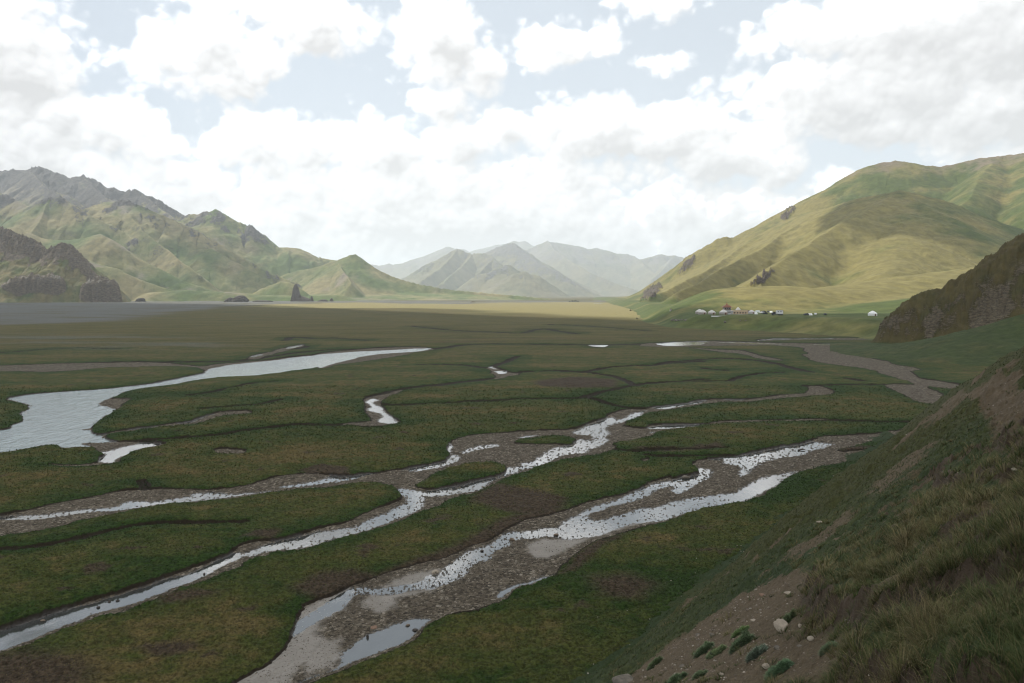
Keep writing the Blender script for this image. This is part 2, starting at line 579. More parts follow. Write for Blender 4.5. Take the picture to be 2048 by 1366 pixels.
ISLETS = [px('E', [(480, 905), (560, 870), (700, 835), (830, 825), (930, 850), (940, 880), (900, 895), (750, 920), (600, 950), (450, 980), (370, 965)]),
          px('E', [(965, 720), (1000, 700), (1100, 680), (1200, 672), (1300, 685), (1318, 700), (1280, 722), (1150, 727), (1000, 727)])]
WATERS = [px('A', [(2100, 128), (1850, 148), (1600, 178), (1400, 200), (1250, 222), (1195, 235), (1190, 250), (1100, 266), (950, 296), (800, 319), (600, 346), (400, 356), (200, 370), (60, 392), (45, 405), (110, 420), (165, 448), (145, 472), (135, 497), (148, 503), (125, 527), (78, 550), (72, 567), (0, 580), (-500, 605), (-500, 755), (0, 720), (150, 690), (335, 660), (375, 694), (450, 690), (520, 690), (470, 672), (560, 664), (690, 662), (611, 632), (650, 605), (570, 606), (538, 588), (475, 586), (545, 575), (550, 545), (565, 527), (600, 507), (662, 484), (665, 467), (600, 442), (585, 430), (640, 400), (700, 380), (705, 365), (760, 350), (900, 330), (1000, 318), (1150, 290), (1300, 275), (1600, 260), (1700, 240), (1900, 215), (1950, 195), (2100, 162)]),
          px('D', [(-60, 820), (0, 812), (300, 795), (520, 784), (640, 781), (540, 800), (450, 806), (300, 815), (150, 835), (60, 868), (0, 890), (-60, 900)]),
          px('A', [(1010, 548), (1130, 525), (1220, 495), (1290, 487), (1200, 505), (1130, 542), (1060, 552)]),
          px('A', [(720, 582), (830, 572), (900, 560), (960, 560), (850, 580), (740, 590)]),
          px('A', [(560, 720), (620, 740), (575, 768), (690, 778), (710, 755), (780, 725), (780, 705), (900, 682), (940, 662), (800, 666), (700, 690), (640, 710)]),
          px('A', [(-300, 1110), (0, 1090), (200, 1085), (450, 1065), (700, 1040), (730, 1012), (800, 1000), (900, 1008), (1000, 992), (1150, 975), (1130, 957), (1280, 952), (1320, 968), (1500, 955), (1600, 948), (1400, 970), (1150, 995), (900, 1020), (750, 1050), (600, 1065), (400, 1085), (200, 1105), (0, 1102), (-300, 1135)]),
          px('A', [(1640, 918), (1750, 903), (1900, 878), (1940, 850), (2100, 840), (2100, 866), (1900, 895), (1700, 920)]),
          px('A', [(795, 935), (840, 913), (885, 925), (830, 938)]),
          px('G', [(-400, 850), (0, 757), (300, 672), (600, 588), (800, 540), (1000, 468), (1200, 418), (1350, 365), (1600, 298), (1800, 213), (1950, 128), (2045, 122), (2025, 188), (1880, 240), (1740, 315), (1520, 395), (1380, 460), (1200, 525), (1000, 582), (830, 622), (690, 688), (520, 748), (350, 822), (180, 888), (0, 952), (-400, 1095)]),
          px('B', [(1390, 462), (1500, 420), (1600, 365), (1640, 345), (1750, 330), (1900, 302), (2060, 275), (2060, 312), (1950, 326), (1800, 370), (1600, 412), (1500, 442), (1420, 464)]),
          px('B', [(2048, 645), (1950, 700), (1850, 790), (1700, 890), (1550, 960), (1400, 1040), (1360, 1100), (1280, 1160), (1180, 1230), (1300, 1230), (1400, 1100), (1480, 1030), (1620, 960), (1740, 900), (1900, 800), (2000, 720), (2048, 690)]),
          px('C', [(60, 1160), (200, 1100), (240, 1020), (320, 950), (420, 900), (500, 860), (620, 830), (765, 808), (722, 860), (640, 920), (500, 985), (300, 1060), (150, 1130), (-20, 1200), (-160, 1320), (-260, 1320), (-100, 1220)]),
          px('C', [(-10, 868), (60, 795), (150, 722), (250, 652), (340, 635), (480, 655), (600, 640), (740, 600), (760, 565), (820, 555), (870, 500), (940, 470), (1000, 430), (1100, 380), (1180, 345), (1220, 310), (1350, 300), (1450, 285), (1530, 290), (1560, 240), (1700, 178), (1800, 138), (1900, 88), (2060, 28), (2060, 62), (1900, 125), (1750, 178), (1650, 205), (1700, 250), (1850, 212), (1950, 187), (2060, 160), (2060, 238), (1950, 252), (1850, 277), (1750, 317), (1600, 347), (1540, 347), (1450, 322), (1340, 337), (1230, 347), (1210, 377), (1120, 417), (1120, 467), (1000, 502), (970, 562), (880, 602), (800, 632), (660, 662), (560, 682), (420, 667), (300, 672), (200, 722), (120, 802), (60, 852), (-10, 910)]),
          px('C', [(1170, 640), (1250, 615), (1330, 600), (1485, 560), (1420, 588), (1280, 625), (1200, 682), (1170, 685)]),
          px('C', [(-60, 345), (0, 328), (180, 293), (360, 278), (440, 228), (520, 193), (560, 163), (620, 140), (640, 110), (600, 80), (585, 55), (650, 65), (700, 85), (710, 110), (700, 168), (600, 213), (530, 238), (450, 268), (380, 292), (250, 322), (140, 362), (0, 392), (-60, 405)]),
          px('C', [(720, 68), (800, 63), (900, 28), (1000, -5), (1112, -5), (1030, 47), (900, 72), (830, 92), (740, 97)]),
          px('E', [(80, 480), (140, 456), (178, 465), (125, 485), (125, 497), (165, 505), (178, 540), (240, 558), (270, 590), (265, 606), (200, 608), (140, 590), (180, 570), (168, 548), (110, 540), (70, 530), (75, 520), (110, 508)]),
          px('E', [(805, 273), (830, 264), (838, 280), (860, 293)]),
          px('E', [(820, 302), (850, 296), (905, 300), (918, 314), (880, 318), (850, 308)]),
          px('E', [(900, 243), (960, 218), (992, 210), (985, 224), (940, 238)]),
          px('E', [(1395, 143), (1510, 143), (1500, 158), (1420, 155)]),
          px('E', [(1300, 462), (1390, 445), (1385, 455), (1340, 462)]), px('E', [(1625, 358), (1680, 372), (1700, 385), (1665, 395), (1670, 380), (1640, 368)]),
          px('E', [(1555, 272), (1580, 265), (1575, 278)]), px('E', [(1780, 272), (1800, 260), (1835, 258), (1800, 272)]),
          px('E', [(1000, 845), (1060, 830), (1130, 790), (1160, 770), (1250, 743), (1310, 715), (1320, 698), (1390, 705), (1420, 720), (1410, 705), (1450, 690), (1440, 676), (1400, 668), (1310, 667), (1300, 655), (1360, 640), (1400, 618), (1460, 605), (1480, 583), (1510, 566), (1560, 588), (1620, 575), (1660, 548), (1697, 545), (1680, 567), (1610, 597), (1520, 607), (1480, 632), (1490, 657), (1480, 690), (1515, 708), (1440, 737), (1390, 752), (1370, 772), (1250, 792), (1200, 812), (1130, 842), (1080, 872), (1010, 872)]),
          px('E', [(1690, 537), (1725, 528), (1712, 541)]), px('E', [(1790, 510), (1862, 503), (1820, 519)]), px('E', [(1925, 492), (2060, 467), (2060, 480), (1950, 497)]),
          px('E', [(1000, 870), (992, 892), (940, 902), (850, 932), (800, 947), (720, 992), (680, 997), (600, 1002), (520, 1027), (440, 1027), (420, 1010), (480, 1000), (560, 970), (650, 945), (750, 930), (850, 905), (930, 890), (943, 866), (970, 863)]),
          px('E', [(290, 988), (340, 998), (412, 1010), (418, 1060), (390, 1112), (320, 1147), (240, 1172), (150, 1202), (80, 1235), (0, 1240), (60, 1200), (150, 1160), (230, 1130), (300, 1088), (343, 1065), (330, 1030), (300, 1015)]),
          px('E', [(-60, 915), (0, 903), (160, 887), (150, 902), (0, 922), (-60, 935)]),
          px('E', [(320, 868), (400, 850), (500, 845), (560, 810), (572, 788), (622, 795), (632, 815), (590, 842), (500, 872), (380, 892), (440, 870), (330, 887)]),
          px('E', [(578, 772), (593, 713), (628, 720), (612, 752), (582, 787)]),
          px('E', [(968, 692), (1000, 684), (1098, 677), (1040, 692), (990, 699)]), px('E', [(660, 775), (700, 760), (760, 745), (862, 729), (872, 739), (800, 757), (730, 767), (690, 781)]),
          px('E', [(1690, 637), (1800, 628), (1850, 614), (1885, 604), (1920, 613), (2060, 611), (2060, 618), (1880, 641), (1780, 641)]),
          px('E', [(1738, 667), (1780, 655), (1772, 669)]), px('E', [(1718, 816), (1747, 799), (1742, 816)]),
          px('F', [(320, 768), (480, 740), (560, 715), (700, 693), (850, 673), (920, 680), (985, 685), (960, 702), (900, 717), (800, 737), (700, 752), (620, 772), (560, 802), (540, 822), (500, 802), (430, 792), (420, 775)]),
          px('F', [(-10, 1045), (100, 1005), (220, 977), (400, 962), (480, 938), (560, 888), (650, 858), (750, 838), (803, 831), (722, 867), (640, 922), (500, 987), (300, 1027), (150, 1072), (-10, 1115)]),
          px('F', [(-10, 918), (60, 898), (180, 868), (240, 845), (258, 814), (332, 828), (292, 867), (240, 902), (180, 932), (150, 952), (130, 935), (170, 905), (100, 905), (-10, 932)]),
          px('F', [(495, 858), (540, 820), (560, 812), (520, 850)]),
          px('F', [(40, 475), (100, 463), (170, 450), (282, 438), (270, 449), (180, 462), (90, 487), (28, 485)]),
          px('F', [(380, 437), (550, 430), (450, 441)]),
          px('F', [(15, 130), (100, 124), (200, 119), (330, 118), (300, 136), (100, 143)]), px('F', [(330, 121), (600, 127), (760, 134), (500, 132)]),
          px('F', [(860, 132), (1035, 132), (950, 140)]), px('F', [(1165, 131), (1255, 123), (1235, 135)]),
          px('F', [(595, 112), (700, 102), (1000, 101), (1000, 103), (700, 109), (600, 117)]), px('F', [(1100, 101), (1285, 99), (1270, 105)]),
          px('A', [(1450, 160), (1490, 145), (1520, 143), (1490, 162)]), px('A', [(1660, 110), (1700, 95), (1775, 82), (1770, 90), (1700, 108)]),
          px('P', [(260, 602.2), (330, 600.4), (400, 601.6), (380, 603), (310, 603.2)]), px('P', [(420, 602.8), (490, 601.8), (480, 603.4)]),
          px('P', [(600, 604), (640, 603.3), (630, 604.6)]), px('P', [(800, 606.4), (900, 605.2), (880, 606.8)]), px('P', [(1180, 606.8), (1215, 605.2), (1205, 607.4)]),
          ]
RIFFLE_STARTS = [('A', -300, 1110), ('A', 1640, 918), ('B', 1390, 462), ('B', 2048, 645), ('C', -10, 868), ('C', -60, 345), ('C', 720, 68), ('E', 1000, 845), ('E', 1000, 870), ('E', 290, 988), ('E', -60, 915), ('E', 320, 868), ('E', 660, 775), ('F', 320, 768), ('F', -10, 1045), ('F', -10, 918), ('F', 495, 858), ('F', 40, 475)]
DRYBARS = [px('A', [(1250, 258), (1400, 240), (1500, 222), (1560, 205), (1640, 198), (1702, 222), (1600, 235), (1450, 245), (1290, 266)]),
           px('A', [(470, 668), (520, 660), (680, 664), (700, 690), (620, 712), (540, 700), (520, 685)]),
           px('C', [(700, 690), (860, 640), (960, 590), (1060, 560), (1300, 440), (1420, 460), (1560, 430), (1480, 545), (1200, 640), (1150, 690), (900, 745), (760, 805), (560, 830), (420, 890), (250, 1000), (150, 1090), (60, 1060), (160, 900), (260, 740), (400, 690), (520, 780)])]
SANDS = [px('C', [(-20, 880), (0, 790), (110, 690), (250, 635), (340, 645), (210, 725), (60, 850)]),
         px('C', [(340, 725), (440, 672), (560, 690), (700, 664), (830, 632), (720, 690), (570, 720), (520, 785), (430, 790)]),
         px('C', [(1290, 400), (1400, 345), (1540, 352), (1640, 350), (1780, 318), (1620, 400), (1560, 430), (1450, 475), (1350, 450)]),
         px('C', [(480, 650), (540, 605), (640, 560), (760, 530), (830, 520), (760, 600), (620, 640)]),
         px('C', [(1700, 330), (1850, 280), (2060, 235), (2060, 255), (1900, 290), (1750, 342)]),
         px('B', [(1130, 1040), (1300, 965), (1500, 890), (1700, 790), (1900, 690), (2060, 635), (2060, 700), (1960, 780), (1880, 860), (1900, 945), (2000, 935), (1960, 1040), (1750, 1090), (1700, 1300), (1200, 1300), (1180, 1090)]),
         px('C', [(0, 1000), (100, 960), (240, 960), (250, 1020), (180, 1100), (0, 1170)]),
         px('F', [(560, 890), (700, 850), (730, 870), (640, 925), (500, 985), (420, 985)])]
CREEKS = [('E', [(110, 445), (200, 425), (300, 400), (500, 375), (700, 350), (850, 340), (940, 315), (1000, 300), (1100, 298), (1200, 292), (1290, 300), (1350, 305), (1420, 295), (1500, 280), (1600, 270), (1700, 265), (1800, 262), (1900, 255), (2060, 240)], 1.0),
          ('E', [(180, 490), (400, 490), (700, 475), (1000, 460), (1250, 458), (1300, 460), (1400, 447), (1480, 420), (1560, 397), (1640, 385), (1720, 370), (1850, 360), (2060, 345)], 0.8),
          ('E', [(1670, 385), (1600, 340), (1560, 325), (1450, 310), (1350, 305)], 0.7),
          ('E', [(1400, 455), (1480, 480), (1560, 505), (1640, 515), (1700, 515)], 0.9),
          ('E', [(980, 215), (900, 245), (830, 263), (850, 300)], 1.0), ('E', [(805, 275), (700, 262), (500, 255), (380, 258)], 0.7),
          ('D', [(640, 782), (760, 765), (900, 750), (1200, 755), (1560, 760), (1900, 752), (2060, 745)], 1.6),
          ('A', [(700, 660), (850, 650), (1100, 628), (1400, 592), (1650, 557), (1800, 545), (1950, 552), (2060, 545), (2200, 560)], 1.0),
          ('F', [(0, 250), (100, 232), (300, 215), (450, 212), (640, 222), (760, 258), (860, 280)], 1.1), ('F', [(300, 263), (340, 272), (415, 275)], 1.0),
          ('F', [(430, 330), (480, 308), (600, 295), (740, 285)], 0.8), ('F', [(0, 340), (200, 335), (420, 330)], 0.5), ('F', [(870, 358), (1000, 352), (1270, 350)], 0.7),
          ('F', [(1040, 315), (1150, 330)], 1.0), ('F', [(900, 545), (1100, 545), (1300, 560), (1480, 552)], 0.9),
          ('F', [(0, 735), (120, 745), (300, 740), (460, 738)], 0.6), ('F', [(0, 705), (180, 700), (400, 690)], 0.5),
          ('A', [(1100, 380), (1250, 362), (1440, 310), (1620, 295)], 0.5), ('A', [(830, 880), (850, 900), (845, 920)], 0.5),
          ('A', [(1200, 455), (1350, 440), (1560, 430), (1620, 410)], 0.7), ('A', [(1660, 60), (1720, 40), (1850, 50), (1950, 45)], 1.6), ('A', [(1600, 115), (1740, 110), (1800, 92)], 1.0),
          ('A', [(0, 205), (300, 208), (700, 213), (900, 185), (1190, 183), (1420, 180), (1800, 120), (2100, 112)], 1.3),
          ('A', [(-300, 160), (100, 122), (400, 105), (700, 112)], 0.7), ('D', [(0, 720), (150, 722), (260, 735)], 1.0),
          ('D', [(1150, 690), (1280, 660), (1440, 690), (1500, 695)], 1.4), ('D', [(1300, 640), (1600, 650), (1900, 680)], 1.0), ('D', [(500, 650), (800, 680), (1100, 690)], 1.2),
          ('B', [(0, 400), (300, 375), (700, 270), (1100, 245), (1420, 245)], 0.6), ('E', [(1400, 700), (1600, 760), (1750, 765), (1900, 750), (2060, 745)], 0.5)]
MUDS = [(px('B', [(-300, 1040), (0, 1000), (200, 985), (480, 1060), (560, 1130), (480, 1300), (-300, 1300)]), 4.0), (px('B', [(900, 680), (1050, 640), (1300, 660), (1200, 700), (950, 735)]), 2.0),
        (px('B', [(1700, 610), (1850, 540), (2048, 520), (2300, 540), (2100, 640), (1850, 680)]), 2.5), (px('B', [(780, 960), (1000, 930), (1200, 960), (1150, 1000), (900, 1020)]), 1.5),
        (px('E', [(740, 1000), (860, 950), (1000, 990), (1300, 1040), (1250, 1110), (1050, 1140), (850, 1110), (700, 1060)]), 3.0), (px('C', [(900, 370), (1150, 230), (1500, 150), (1560, 180), (1250, 300), (1000, 430), (700, 500), (500, 560), (250, 600), (560, 490)]), 2.0),
        (px('C', [(1480, 560), (1600, 430), (1760, 335), (1900, 300), (1850, 350), (1700, 440), (1600, 520)]), 1.5), (px('E', [(620, 690), (700, 665), (900, 660), (960, 690), (900, 725), (700, 735)]), 1.5),
        (px('F', [(-100, 700), (40, 690), (150, 690), (350, 660), (420, 690), (250, 700), (100, 720)]), 2.5), (px('F', [(950, 730), (1150, 690), (1330, 690), (1320, 745), (1000, 770)]), 2.0), (px('A', [(1330, 470), (1500, 465), (1450, 492), (1350, 492)]), 1.5),
        (px('A', [(1750, 815), (1850, 790), (2048, 800), (2048, 840), (1800, 830)]), 1.5), (px('B', [(1400, 330), (1500, 290), (1650, 290), (1600, 330)]), 1.5),
        (px('C', [(1700, 560), (1900, 540), (2100, 600), (2000, 700), (1760, 680)]), 4.0), (px('E', [(1080, 360), (1300, 330), (1560, 345), (1560, 390), (1300, 400), (1120, 390)]), 5.0)]


def lod(X, Y, size, asp=1.5, oct=2, seed=0, ref=75.0, kind=fbm):
    """noise whose grain grows with distance: a few fixed sizes blended, so it never smears towards the viewer"""
    L = np.clip(np.log2(np.maximum(Y, 1.0) / ref), -1, 5)
    out = np.zeros(len(X))
    for k in range(-1, 6):
        wgt = np.clip(1 - np.abs(L - k), 0, 1)
        m = np.nonzero(wgt > 0)[0]
        if len(m):
            c = size * 2.0 ** k
            out[m] += wgt[m] * kind(X[m] / c, Y[m] / (c * asp), oct, seed + 3 * k)
    return out


def build_plain():
    rows = np.concatenate([np.linspace(2600, 1420, 60)[:-1], np.linspace(1420, 1000, 470)[:-1], np.linspace(1000, 700, 400)[:-1],
                           np.linspace(700, 612, 150)[:-1], np.linspace(612, 598, 40)])
    _, w = uw(np.full(len(rows), 1024.0), rows)
    D = -EYE / w
    D = np.concatenate([D, np.geomspace(D[-1] * 1.04, 24000, 26)])
    U = np.concatenate([np.linspace(-0.95, -0.68, 50)[:-1], np.linspace(-0.68, 0.56, 1500)[:-1], np.linspace(0.56, 0.86, 130)])
    Ug, Dg = np.meshgrid(U, D)
    X = (Ug * Dg).ravel()
    Y = Dg.ravel()
    n = len(X)
    near = Y < 1200
    # irregular edges: look polygons up through a small domain warp
    sc = np.clip(Y / 110.0, 0.6, 8.0)
    wx = X + sc * (0.55 * lod(X, Y, 2.4, 1.0, 3, 5) + 0.9 * lod(X, Y, 7.0, 1.0, 1, 6))
    wy = Y + sc * (0.9 * lod(X, Y, 2.4, 1.4, 3, 108) + 1.2 * lod(X, Y, 7.0, 1.2, 1, 139))
    BIG = -1e3
    bed = np.full(n, BIG)
    for p in BEDS:
        sdf_poly(bed, wx, wy, chaikin(on_plane(p, -0.15)), 6.0)
    isl = np.full(n, BIG)
    for p in ISLETS:
        sdf_poly(isl, wx, wy, chaikin(on_plane(p, -0.15)), 5.0)
    bed = np.where(isl > -4, np.minimum(bed, -isl), bed)
    crk = np.full(n, BIG)
    for c, p, hw in CREEKS:
        q = chaikin(on_plane(px(c, p), -0.15), False, 2)
        sdf_line(crk, wx, wy, q, hw * 1.45, 6.0)
    wat = np.full(n, BIG)
    for p in WATERS:
        sdf_poly(wat, wx, wy, chaikin(on_plane(p, WL)), 6.0)
    rif = np.full(n, BIG)
    starts = [px(c_, [(a_, b_)])[0] for c_, a_, b_ in RIFFLE_STARTS]
    for p in WATERS:
        if any(abs(p[0][0] - q_[0]) < 0.01 and abs(p[0][1] - q_[1]) < 0.01 for q_ in starts):
            sdf_poly(rif, wx, wy, chaikin(on_plane(p, WL)), 6.0)
    bar = np.full(n, BIG)
    for p in DRYBARS:
        sdf_poly(bar, wx, wy, chaikin(on_plane(p, WL)), 3.0)
    sand = np.full(n, BIG)
    for p in SANDS:
        sdf_poly(sand, wx, wy, chaikin(on_plane(p, WL)), 3.0)
    mud = np.zeros(n)
    for p, soft in MUDS:
        f = np.full(n, BIG)
        sdf_poly(f, wx, wy, on_plane(p, 0.0), soft * 2)
        mud = np.maximum(mud, sstep(-soft, soft, f))
    # ---- turf surface
    far = sstep(250, 900, Y)
    mound = (0.30 * fbm(X / 9, Y / 8, 3, 21) + 0.12 * ridged(X / 4.5, Y / 3.5, 2, 22)) * (1 - 0.7 * far) + 0.35 * fbm(X / 38, Y / 60, 2, 25) + 0.5 * far * fbm(X / 160, Y / 220, 2, 23)
    tl = np.clip(Y / 75.0, 0.9, 6.0)
    cl = lod(X, Y, 0.6, 1.5, 3, 231)
    tuft = np.clip(1.25 - Y / 700, 0.15, 1) * (0.15 * lod(X, Y, 1.8, 1.4, 2, 333, kind=ridged) + 0.20 * cl) + 0.09 * lod(X, Y, 0.24, 1.5, 1, 436)
    ed = np.maximum(bed, crk)                       # >0 in channels
    edge = np.clip(-ed, 0, 1e3)
    es = np.clip(Y / 130.0, 0.6, 6.0)
    shoulder = -0.24 * np.exp(-edge / (1.5 * es)) - 0.10 * np.exp(-edge / (4.0 * es))
    # local hollows
    grass_z = np.clip(mound, -0.22, 2.0) + tuft + shoulder
    # ---- stream bed
    pl = np.clip(Y / 90.0, 0.7, 5.0)
    peb = 0.085 * lod(X, Y, 0.36, 1.4, 2, 541) + 0.06 * lod(X, Y, 2.0, 0.85, 2, 643)
    wat = np.where(rif > -1.5, wat + 0.38 * pl, wat)
    rif = rif + 0.38 * pl
    water_in = sstep(-0.45 * pl, 0.5 * pl, np.where(bar > 0, -bar, wat))
    riff = sstep(-0.5, 0.3, rif)
    pokes = np.clip(lod(X, Y, 0.27, 1.3, 2, 583) - 0.06, 0, 1) * 0.5
    sandm = sstep(-0.5, 0.8, sand + 0.6 * fbm(X / 1.1, Y / 1.6, 2, 47))
    bed_z = WL + 0.10 + 0.05 * np.clip(-wat, 0, 3) - 0.17 * water_in + peb * (1 - 0.62 * sandm) - 0.045 * sandm
    deep = sstep(0.5, 2.0, wat / pl)
    bed_z = bed_z - 0.22 * deep * (1 - 0.75 * sandm) * (1 - 0.85 * riff) + pokes * riff * (1 - 0.5 * sandm)
    eb = np.clip(Y / 300.0, 0.45, 2.5)
    tb = sstep(-0.5 * eb, 0.4 * eb, bed + 0.25 * es * lod(X, Y, 0.6, 1.4, 2, 751))
    eb = np.clip(Y / 300.0, 0.45, 2.5)
    tc = sstep(-0.7 * eb, 0.35 * eb, crk)
    z = grass_z
    z = z + (-0.60 - 0.06 * pnoise(X / 14, Y / 14, 57) - z) * tc * 0.95
    z = z + (bed_z - z) * tb
    z = np.where(Y > 1500, np.where((wat > 0), WL - 0.2, np.maximum(z, -0.3)), z)
    # ---- what covers it
    streak = fbm(X / 70, Y / 18, 4, 61) + 0.5 * fbm(X / 9, Y / 7, 3, 63) * (1 - far)
    dry = 0.46 + 0.62 * streak + 0.20 * sstep(0, 9, edge / es) - 0.40 * np.exp(-edge / (2.2 * es)) + 0.30 * sstep(230, 700, Y)
    rightgreen = sstep(120, 330, X) * sstep(200, 420, Y) * (1 - sstep(600, 900, Y))
    pfoot = 31 + 0.815 * X - 0.58 * Y
    dry = dry - 0.22 * rightgreen - 0.42 * sstep(-15, -3, pfoot + 5 * fbm(X / 9, Y / 9, 2, 65)) * sstep(230, 150, Y)
    dry += (0.30 * fbm(X / 2.2, Y / 2.2, 3, 67) + 0.30 * fbm(X / 6, Y / 5, 3, 68)) * (1 - far)
    mud = np.maximum(mud, 0.75 * sstep(0.22, 0.5, fbm(X / 7, Y / 6, 4, 69)) * (1 - far) * sstep(1.5, 6, edge / es))
    fz = lambda pts, s: sstep(-s, s, _poly_field(X, Y, pts))

    def _poly_field(X, Y, pts):
        f = np.full(n, BIG)
        sdf_poly(f, X, Y + (Y / 2200) ** 2 * 620 * fbm(X / 330, Y / 420, 4, 71) * far, on_plane(px('P', pts), 0), 200)
        return f
    grey = fz([(-600, 600), (240, 600.5), (700, 601), (1300, 602), (1260, 606.5), (900, 606.5), (560, 607), (460, 613), (340, 628), (250, 641), (60, 647), (-600, 655)], 40)
    grey = np.maximum(grey, 0.55 * fz([(-400, 660), (0, 664), (200, 668), (330, 672), (520, 690), (300, 700), (0, 690), (-400, 690)], 25) * sstep(-0.2, 0.3, fbm(X / 90, Y / 30, 3, 75)))
    grey = np.clip(grey * (1 - 0.55 * sstep(0.0, 0.35, fbm(X / 160, Y / 45, 4, 78))) * sstep(-0.55, 0.2, fbm(X / 220, Y / 90, 3, 77) + 0.35), 0, 1)
    olive = sstep(260, 700, Y) * (1 - grey)
    dry = dry * (1 - 0.25 * olive)
    tan = fz([(480, 608), (800, 606.5), (1270, 606), (1330, 622), (1330, 640), (1100, 628), (800, 618), (560, 613)], 60)
    brownp = fz([(500, 640), (900, 650), (1300, 655), (1500, 665), (1300, 690), (900, 695), (500, 670)], 40) * sstep(-0.1, 0.35, fbm(X / 120, Y / 25, 3, 79))
    wet = tb * sstep(0.10, -0.02, bed_z - WL)
    A = np.stack([tb, sandm * tb, np.clip(dry, 0, 1), np.clip(np.maximum(mud, 0.55 * brownp), 0, 1)], -1)
    B = np.stack([wet, grey * (1 - tb), tan, tc], -1)
    shp = Ug.shape
    o = grid_mesh('plain', X.reshape(shp), Y.reshape(shp), z.reshape(shp), plain_mat(), {'cover': A, 'cover_b': B})
    return dict(X=X.reshape(shp), Y=Y.reshape(shp), z=z.reshape(shp), tb=tb.reshape(shp), wat=wat.reshape(shp), sand=sandm.reshape(shp), dry=dry.reshape(shp), edge=edge.reshape(shp), mud=mud.reshape(shp))


def plain_mat():
    m, t, bs = new_mat('valley_floor')
    P = t.pos()
    a = t.attr('cover')
    b = t.attr('cover_b')
    ac = t.node('ShaderNodeSeparateColor')
    t.l.new(a.outputs['Color'], ac.inputs[0])
    bc = t.node('ShaderNodeSeparateColor')
    t.l.new(b.outputs['Color'], bc.inputs[0])
    gravel, sandv, dry = ac.outputs[0], ac.outputs[1], ac.outputs[2]
    mud = a.outputs['Alpha']
    wet, grey, tan = bc.outputs[0], bc.outputs[1], bc.outputs[2]
    crk = b.outputs['Alpha']
    n1 = t.noise(P, 0.55, 5, 0.62)
    n2 = t.noise(P, 2.6, 5, 0.68)
    n3 = t.noise(P, 0.09, 4, 0.6)
    d = t.math('ADD', dry, t.math('MULTIPLY', t.math('SUBTRACT', n1, 0.5), 0.9))
    d = t.math('ADD', d, t.math('MULTIPLY', t.math('SUBTRACT', n3, 0.5), 0.5))
    g = t.mix(t.step(d, 0.05, 0.55), (0.020, 0.038, 0.0068), (0.046, 0.053, 0.0125))
    g = t.mix(t.step(d, 0.5, 1.05), g, (0.092, 0.070, 0.026))
    g = t.mix(t.step(mud, 0.15, 0.85), g, t.mix(n2, (0.030, 0.022, 0.014), (0.062, 0.044, 0.027)))
    g = t.mix(tan, g, t.mix(n3, (0.165, 0.145, 0.048), (0.235, 0.200, 0.095)))
    g = t.mix(grey, g, t.mix(n1, (0.072, 0.076, 0.070), (0.145, 0.143, 0.130)))
    yy = t.sep(P)[1]
    g = t.mix(t.math('MULTIPLY', t.step(yy, 280.0, 750.0), t.math('SUBTRACT', 0.62, t.math('MAXIMUM', grey, tan), clamp=True)), g, t.mix(t.step(d, 0.2, 0.9), (0.040, 0.044, 0.009), (0.098, 0.078, 0.024)))
    g = t.rgb(g, t.step(n2, 0.32, 0.70, 0.45, 1.55))
    # gravel and stones
    v = t.voro(P, 3.4, out='Color')
    vs = t.sep(v)
    pb = t.mix(vs[0], (0.034, 0.028, 0.021), (0.145, 0.120, 0.088))
    pb = t.mix(t.step(vs[1], 0.82, 1.0), pb, (0.26, 0.225, 0.18))
    pb = t.mix(t.step(n1, 0.45, 0.7, 0.0, 0.6), pb, (0.040, 0.030, 0.021))
    snd = t.mix(n1, (0.17, 0.152, 0.130), (0.30, 0.275, 0.245))
    pb = t.mix(sandv, pb, snd)
    pb = t.rgb(pb, t.fmix(t.math('MULTIPLY', wet, t.math('SUBTRACT', 1.0, t.math('MULTIPLY', sandv, 0.8))), 1.0, 0.55))
    soil = t.mix(n2, (0.010, 0.0075, 0.005), (0.032, 0.023, 0.015))
    col = t.mix(t.step(t.math('ADD', gravel, t.math('MULTIPLY', t.math('SUBTRACT', n2, 0.5), 0.3)), 0.02, 0.25), g, soil)
    col = t.mix(t.step(gravel, 0.80, 0.985), col, pb)
    col = t.mix(t.math('MULTIPLY', t.step(crk, 0.06, 0.32), t.math('SUBTRACT', 1.0, gravel)), col, soil)
    t.put(bs.inputs['Base Color'], col)
    t.put(bs.inputs['Roughness'], t.fmix(wet, 0.93, 0.22))
    t.put(bs.inputs['Specular IOR Level'], t.fmix(t.math('MULTIPLY', wet, gravel), 0.12, 0.75))
    vd = t.voro(P, 3.4)
    hg = t.math('MULTIPLY', n2, 0.10)
    hp = t.math('MULTIPLY', t.math('SUBTRACT', 1.0, vd), 0.16)
    h = t.fmix(gravel, hg, hp)
    t.put(bs.inputs['Normal'], t.bump(h, 0.9, 1.0))
    return m


def water_mat(name, deep, rip, rough, lvl, ior, sc=1.0):
    m, t, bs = new_mat(name)
    P = t.pos()
    q = t.vmath('MULTIPLY', P, (1.0, 0.45, 1.0))
    n1 = t.noise(q, 0.9 / sc, 5, 0.65, 0.4)
    n2 = t.noise(q, 3.5 / sc, 3, 0.6, 0.3)
    h = t.math('ADD', n1, t.math('MULTIPLY', n2, 0.35))
    t.put(bs.inputs['Base Color'], t.mix(t.step(n1, 0.35, 0.68), tuple(c * 0.75 for c in deep), deep))
    bs.inputs['Roughness'].default_value = rough
    bs.inputs['IOR'].default_value = ior
    bs.inputs['Specular IOR Level'].default_value = lvl
    t.put(bs.inputs['Normal'], t.bump(h, rip, 0.25 * sc))
    return m


